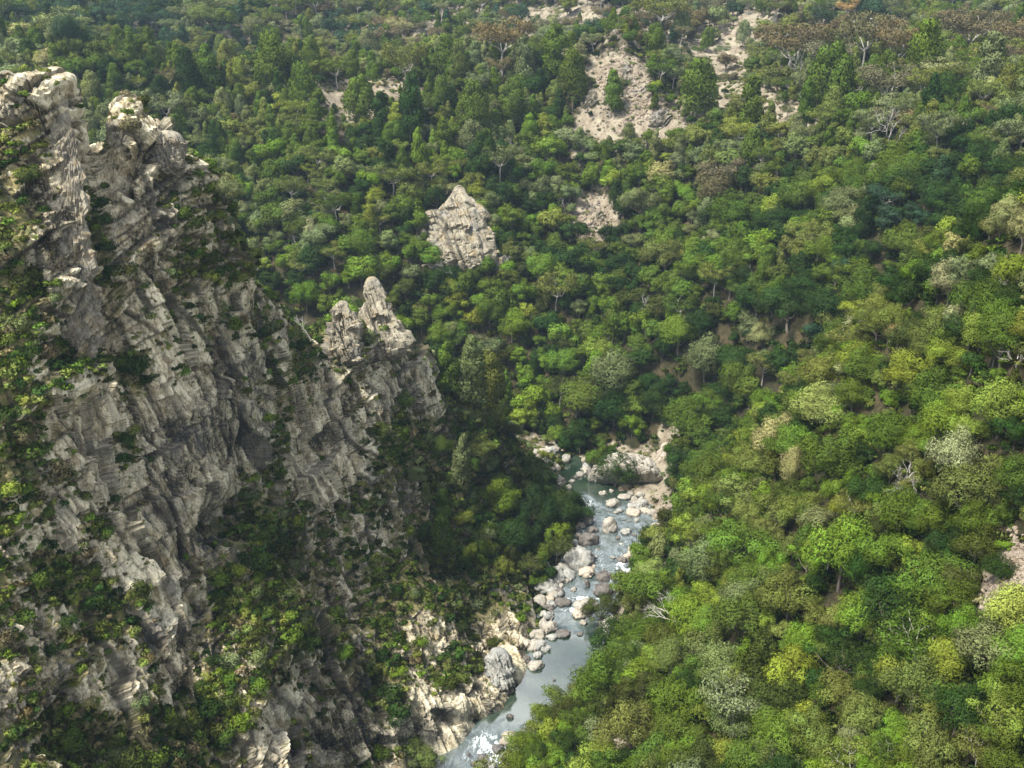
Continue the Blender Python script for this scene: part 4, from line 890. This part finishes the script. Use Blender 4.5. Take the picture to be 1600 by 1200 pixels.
for _ in range(900):
    if n_ > 165: break
    i = R.randrange(5, 17); tt = R.random(); q = RV[i]*(1-tt)+RV[i+1]*tt; d2 = RV[i+1][:2]-RV[i][:2]; d2 /= np.linalg.norm(d2); sgn = R.choice((-1, -1, 1)); off = q[3]*R.uniform(.85, 1.0)+R.uniform(0, 2.6)
    x, y = q[0]+sgn*off*-d2[1]*-1, q[1]+sgn*off*d2[0]*-1; g = ground(x, y)
    if g is None or g[0].z > q[2]+4.5: continue
    z = max(g[0].z, q[2]); wx = R.uniform(.7, 2.3); hz = wx*R.uniform(.5, .85); a_, b_, f_ = proj(np.array((x, y, z)))
    if not visible(Vector((x, y, z+hz)), 1.0): continue
    c = R.choice(('grey', 'grey', 'pale', 'pale', 'dark', 'pink')); me = boulder_mesh('boulder', 1700+n_, M_BOULDER[c], (wx, wx*R.uniform(.6, 1.1), hz), 1.5); n_ += 1
    o = link('boulder', me, category='boulder', group='boulders along the river bed'); o.location = (x, y, z+hz*.1); o.rotation_euler = (R.uniform(-.4, .4), R.uniform(-.4, .4), R.uniform(-3, 3))
    items.append(dict(px=a_[0], py=b_[0], o=o, look={'pale': 'pale cream', 'dark': 'dark wet', 'pink': 'pinkish tan', 'grey': 'grey'}[c]+(' small' if wx < 1.1 else ' large' if wx > 1.9 else '')))
LM_ALL = LM; LM = [('the upper green pool', 905, 755), ('the big pale rock bank', 975, 745), ('the lone egg-shaped boulder', 952, 821), ('the white rapids', 955, 860), ('the bare stony bank', 1025, 830), ('the leaning grey slabs', 850, 905), ('the foaming ledge', 900, 950), ('the calm pale pool', 880, 1030), ('the narrow river mouth', 780, 1150), ('the brown bush by the water', 830, 675)]
words_for(items, lambda it: 'boulder')
LM = LM_ALL

def rock_mass(name, P0, P1, w0, w1, depth, seed, m, label, pw=1.0, rough=1.0, lean=0.0, cat='rock'):
    """A broken rock body from its foot P0 to its tip P1, tapering, half widths w0 -> w1."""
    P0, P1 = np.array(P0, float), np.array(P1, float); V, F = ICO5; ax = P1-P0; L_ = np.linalg.norm(ax); ax /= L_
    side = np.cross(ax, (0, 1, 0)); side /= np.linalg.norm(side); bk = np.cross(side, ax)
    t = np.clip(V[:, 2]*.5+.5, 0, 1); wd = (w0+(w1-w0)*t**pw)
    q = np.sqrt(np.maximum(1e-4, 1-V[:, 2]**2)); dirx, diry = V[:, 0]/q, V[:, 1]/q; prof = np.minimum(1, q*1.25)**.6
    P = P0+ax*(t*L_)[:, None]+side*(dirx*prof*wd)[:, None]+bk*(diry*prof*wd*depth)[:, None]
    Qs = strata(P-P0+seed*7.1, .35, .2, .45); nr = side*dirx[:, None]+bk*diry[:, None]+ax*V[:, 2:3]*.25
    Fm = F_LOW if seed % 2 else F_HIGH; Pb = P+seed*7.1; h, e = blocks(Pb, Fm, (w0*.32, w0*1.1, w0*.9), seed, .6); h2, e2 = blocks(Pb, Fm, (w0*.12, w0*.4, w0*.33), seed+9, .6)
    dsp = (h*.42+h2*.20-(e2 < w0*.025)*.04)*w0*rough*(1-.9*sstep(.35, .95, V[:, 2]))+fbm(P, w0, 3, seed)*.15*w0*(1-.9*sstep(.35, .95, V[:, 2]))
    Vv = P+nr*dsp[:, None]; c = P0
    o = link(name, mesh_from(name, Vv-c, F, [m], smooth=False), category=cat, label=label); o.location = c; return o
def foot(px, py, only=None, dy=0):
    g = at(px, py, only); return np.array(g[0])+np.array((0, dy, -1.0))
def tip(px, py, y): return pt(px, py, y)
f1 = foot(722, 436, 'main', 3); rock_mass('rock_outcrop', f1, tip(717, 290, f1[1]+17), 14.5, 2.4, .8, 11, M_ROCK, 'pointed pale grey rock outcrop rising out of the forest in the valley centre', 1.0, .65)
f1 = foot(770, 430, 'main', 3); rock_mass('rock_outcrop', f1, tip(750, 345, f1[1]+10), 7, 2.0, .8, 13, M_ROCK, 'narrow rock rib descending beside the pointed outcrop on its right')
f1 = foot(680, 385, 'main', 3); rock_mass('rock_outcrop', f1, tip(676, 328, f1[1]+9), 10, 3.0, .8, 15, M_ROCK, 'low broken rock shoulder leaning against the pointed outcrop on its left')
rock_mass('rock_spire', foot(596, 560, 'left'), tip(580, 432, 254), 8.2, 2.2, .7, 27, M_ROCK, 'taller blunt grey spire, the right one of the twin rock spires', .8, .7)
rock_mass('rock_spire', foot(531, 565, 'left'), tip(536, 470, 240), 5.4, 1.6, .8, 15, M_ROCK, 'lower split pale spire, the left one of the twin rock spires')
rock_mass('rock_slab', foot(118, 560, 'left', 1.5), tip(93, 140, 179), 4.2, 1.6, .55, 16, M_ROCK, 'very tall smooth pale slab standing upright on the left of the cliff', .9, .7)
rock_mass('rock_block', foot(258, 262, 'left', 1), tip(266, 204, 190), 2.6, 2.4, .9, 17, M_ROCK, 'jagged pale block sticking up on the right shoulder of the cliff summit')
rock_mass('rock_block', foot(182, 215, 'left', 1), tip(188, 190, 187), 2.2, 1.4, .9, 18, M_ROCK, 'leaning slabby block on the very top of the cliff summit')
rock_mass('rock_block', foot(20, 190, 'left', 1), tip(8, 112, 179), 3.6, 1.6, .9, 19, M_ROCK, 'rugged pale pinnacle at the upper left edge of the photo')
rock_mass('rock_block', foot(640, 640, 'left', 1), tip(636, 585, 254), 3.6, 2.0, .9, 20, M_ROCK, 'broken cream rock knob right of and below the twin spires')
f1 = foot(965, 775, 'main'); rock_mass('rock_bank', (f1[0]+3.5, f1[1]+5, 2.0), (f1[0]+4.5, f1[1]+13, 7.6), 11.5, 7.0, .8, 21, M_BOULDER['pale'], 'big pale rounded rock bank on the far side of the upper pool', 1.0, .6)
x, y, z = at_z(800, 1085, 0); rock_mass('rock_slab', (x-2.5, y+1, -1), (x-3.0, y+5, 8.5), 3.6, 2.2, .9, 31, M_BOULDER['grey'], 'rounded grey slab bulging over the near side of the calm pool', 1, .7)
x, y, z = at_z(1035, 735, 3); rock_mass('rock_bank', (x+2, y+3, 2), (x+3, y+7, 9), 5.5, 3.0, .8, 24, M_BOULDER['pink'], 'pinkish tan rock bank behind the bare stony right bank', 1, .7)
for a, b, w, l in ((528, 12, 9, 'pale cliff patch in the forest at the top of the photo, left one'), (543, 14, 7, 'pale cliff patch in the forest at the top of the photo, right one'), (1362, 45, 13, 'pale grey crag among brown trees near the top right')):
    g = np.array(at(a, b+12, 'main')[0]); f = proj(g)[2][0]; rock_mass('far_crag', g, g+np.array((0, 4, 26*f/FPX)), w*f/FPX, w*.5*f/FPX, .8, 30+w, M_BOULDER['grey'], l)
for a, b, w, h, l in ((925, 165, 15, 26, 'grey broken crag at the lower left of the bare tan ridge'), (978, 125, 12, 34, 'pointed crag on the crest of the bare tan ridge'), (1035, 195, 20, 24, 'low wide crag on the right flank of the bare tan ridge'), (1165, 180, 20, 26, 'pale crag on the saddle right of the bare tan ridge'),
                      (1240, 205, 14, 18, 'small brown-grey crag below the brown trees on the upper right ridge'), (560, 190, 16, 24, 'grey crag in the thin trees of the upper left slope'), (600, 165, 10, 18, 'small crag beside the white bare tree'), (935, 350, 12, 20, 'stub of grey rock in the scree chute')):
    g = np.array(at(a, b, 'main')[0])+np.array((0, 0, -1.5)); f = proj(g)[2][0]; rock_mass('hillside_crag', g, g+np.array((0, 6, h*f/FPX)), w*f/FPX, w*.45*f/FPX, .8, 41+2*w+(a % 2), M_ROCK, l)
M_STONE = rock_material('loose_stone_rock', ((.10, .075, .05), (.23, .185, .14), (.34, .29, .23)), False, .15, 1.6)
# loose rocks of the scree
P_ = []
for a, b, rx, ry, n_, in ((930, 345, 34, 42, 260), (1580, 890, 26, 50, 420), (1560, 925, 26, 22, 200), (1025, 820, 24, 50, 320), (980, 130, 60, 50, 500), (1000, 180, 70, 30, 260), (960, 745, 30, 30, 60)):
    for _ in range(n_):
        g = at(R.gauss(a, rx*.55), R.gauss(b, ry*.55), 'main')
        if g: P_.append((tuple(g[0]), R.uniform(.12, .55)*(1.6 if g[0].y > 330 else .9)))
sc_c = proto_coll('loose_rock', [boulder_mesh('loose_stone', 800+i, M_STONE, (1, R.uniform(.6, .9), R.uniform(.45, .8)), 1.4) for i in range(4)])
scatter('rubble', [p for p, s in P_], np.ones((len(P_), 3))*.4, np.array([[s]*3 for p, s in P_]), rng.uniform(0, 3, (len(P_), 3)), [R.randrange(4) for _ in P_], sc_c, kind='stuff', label='loose pale rubble on the scree slopes and stony banks', category='rubble')

# ------------------------------------------------------------------ haze: thin blue air filling the whole valley
m, t, out = mat('haze_air'); pv = t.nodes.new('ShaderNodeVolumePrincipled'); pv.inputs['Color'].default_value = (.58, .78, 1.0, 1); pv.inputs['Density'].default_value = .00011; pv.inputs['Anisotropy'].default_value = .2
t.links.new(pv.outputs[0], out.inputs['Volume'])
x0, x1, y0, y1, z0, z1 = -930, 1230, -60, 2240, float(min(V[:, 2].min(), PL[:, 2].min(), V[:, 2].min()))-1.0, 1.0
z0 = -30.0; z1 = float(Z.max())+60
hv = [(x, y, z) for x in (x0, x1) for y in (y0, y1) for z in (z0, z1)]
hm = bpy.data.meshes.new('haze'); hm.from_pydata(hv, [], [(0, 1, 3, 2), (4, 6, 7, 5), (0, 4, 5, 1), (2, 3, 7, 6), (0, 2, 6, 4), (1, 5, 7, 3)]); hm.materials.append(m); link('haze', hm, kind='stuff', label='thin pale blue haze filling the air of the valley', category='haze')
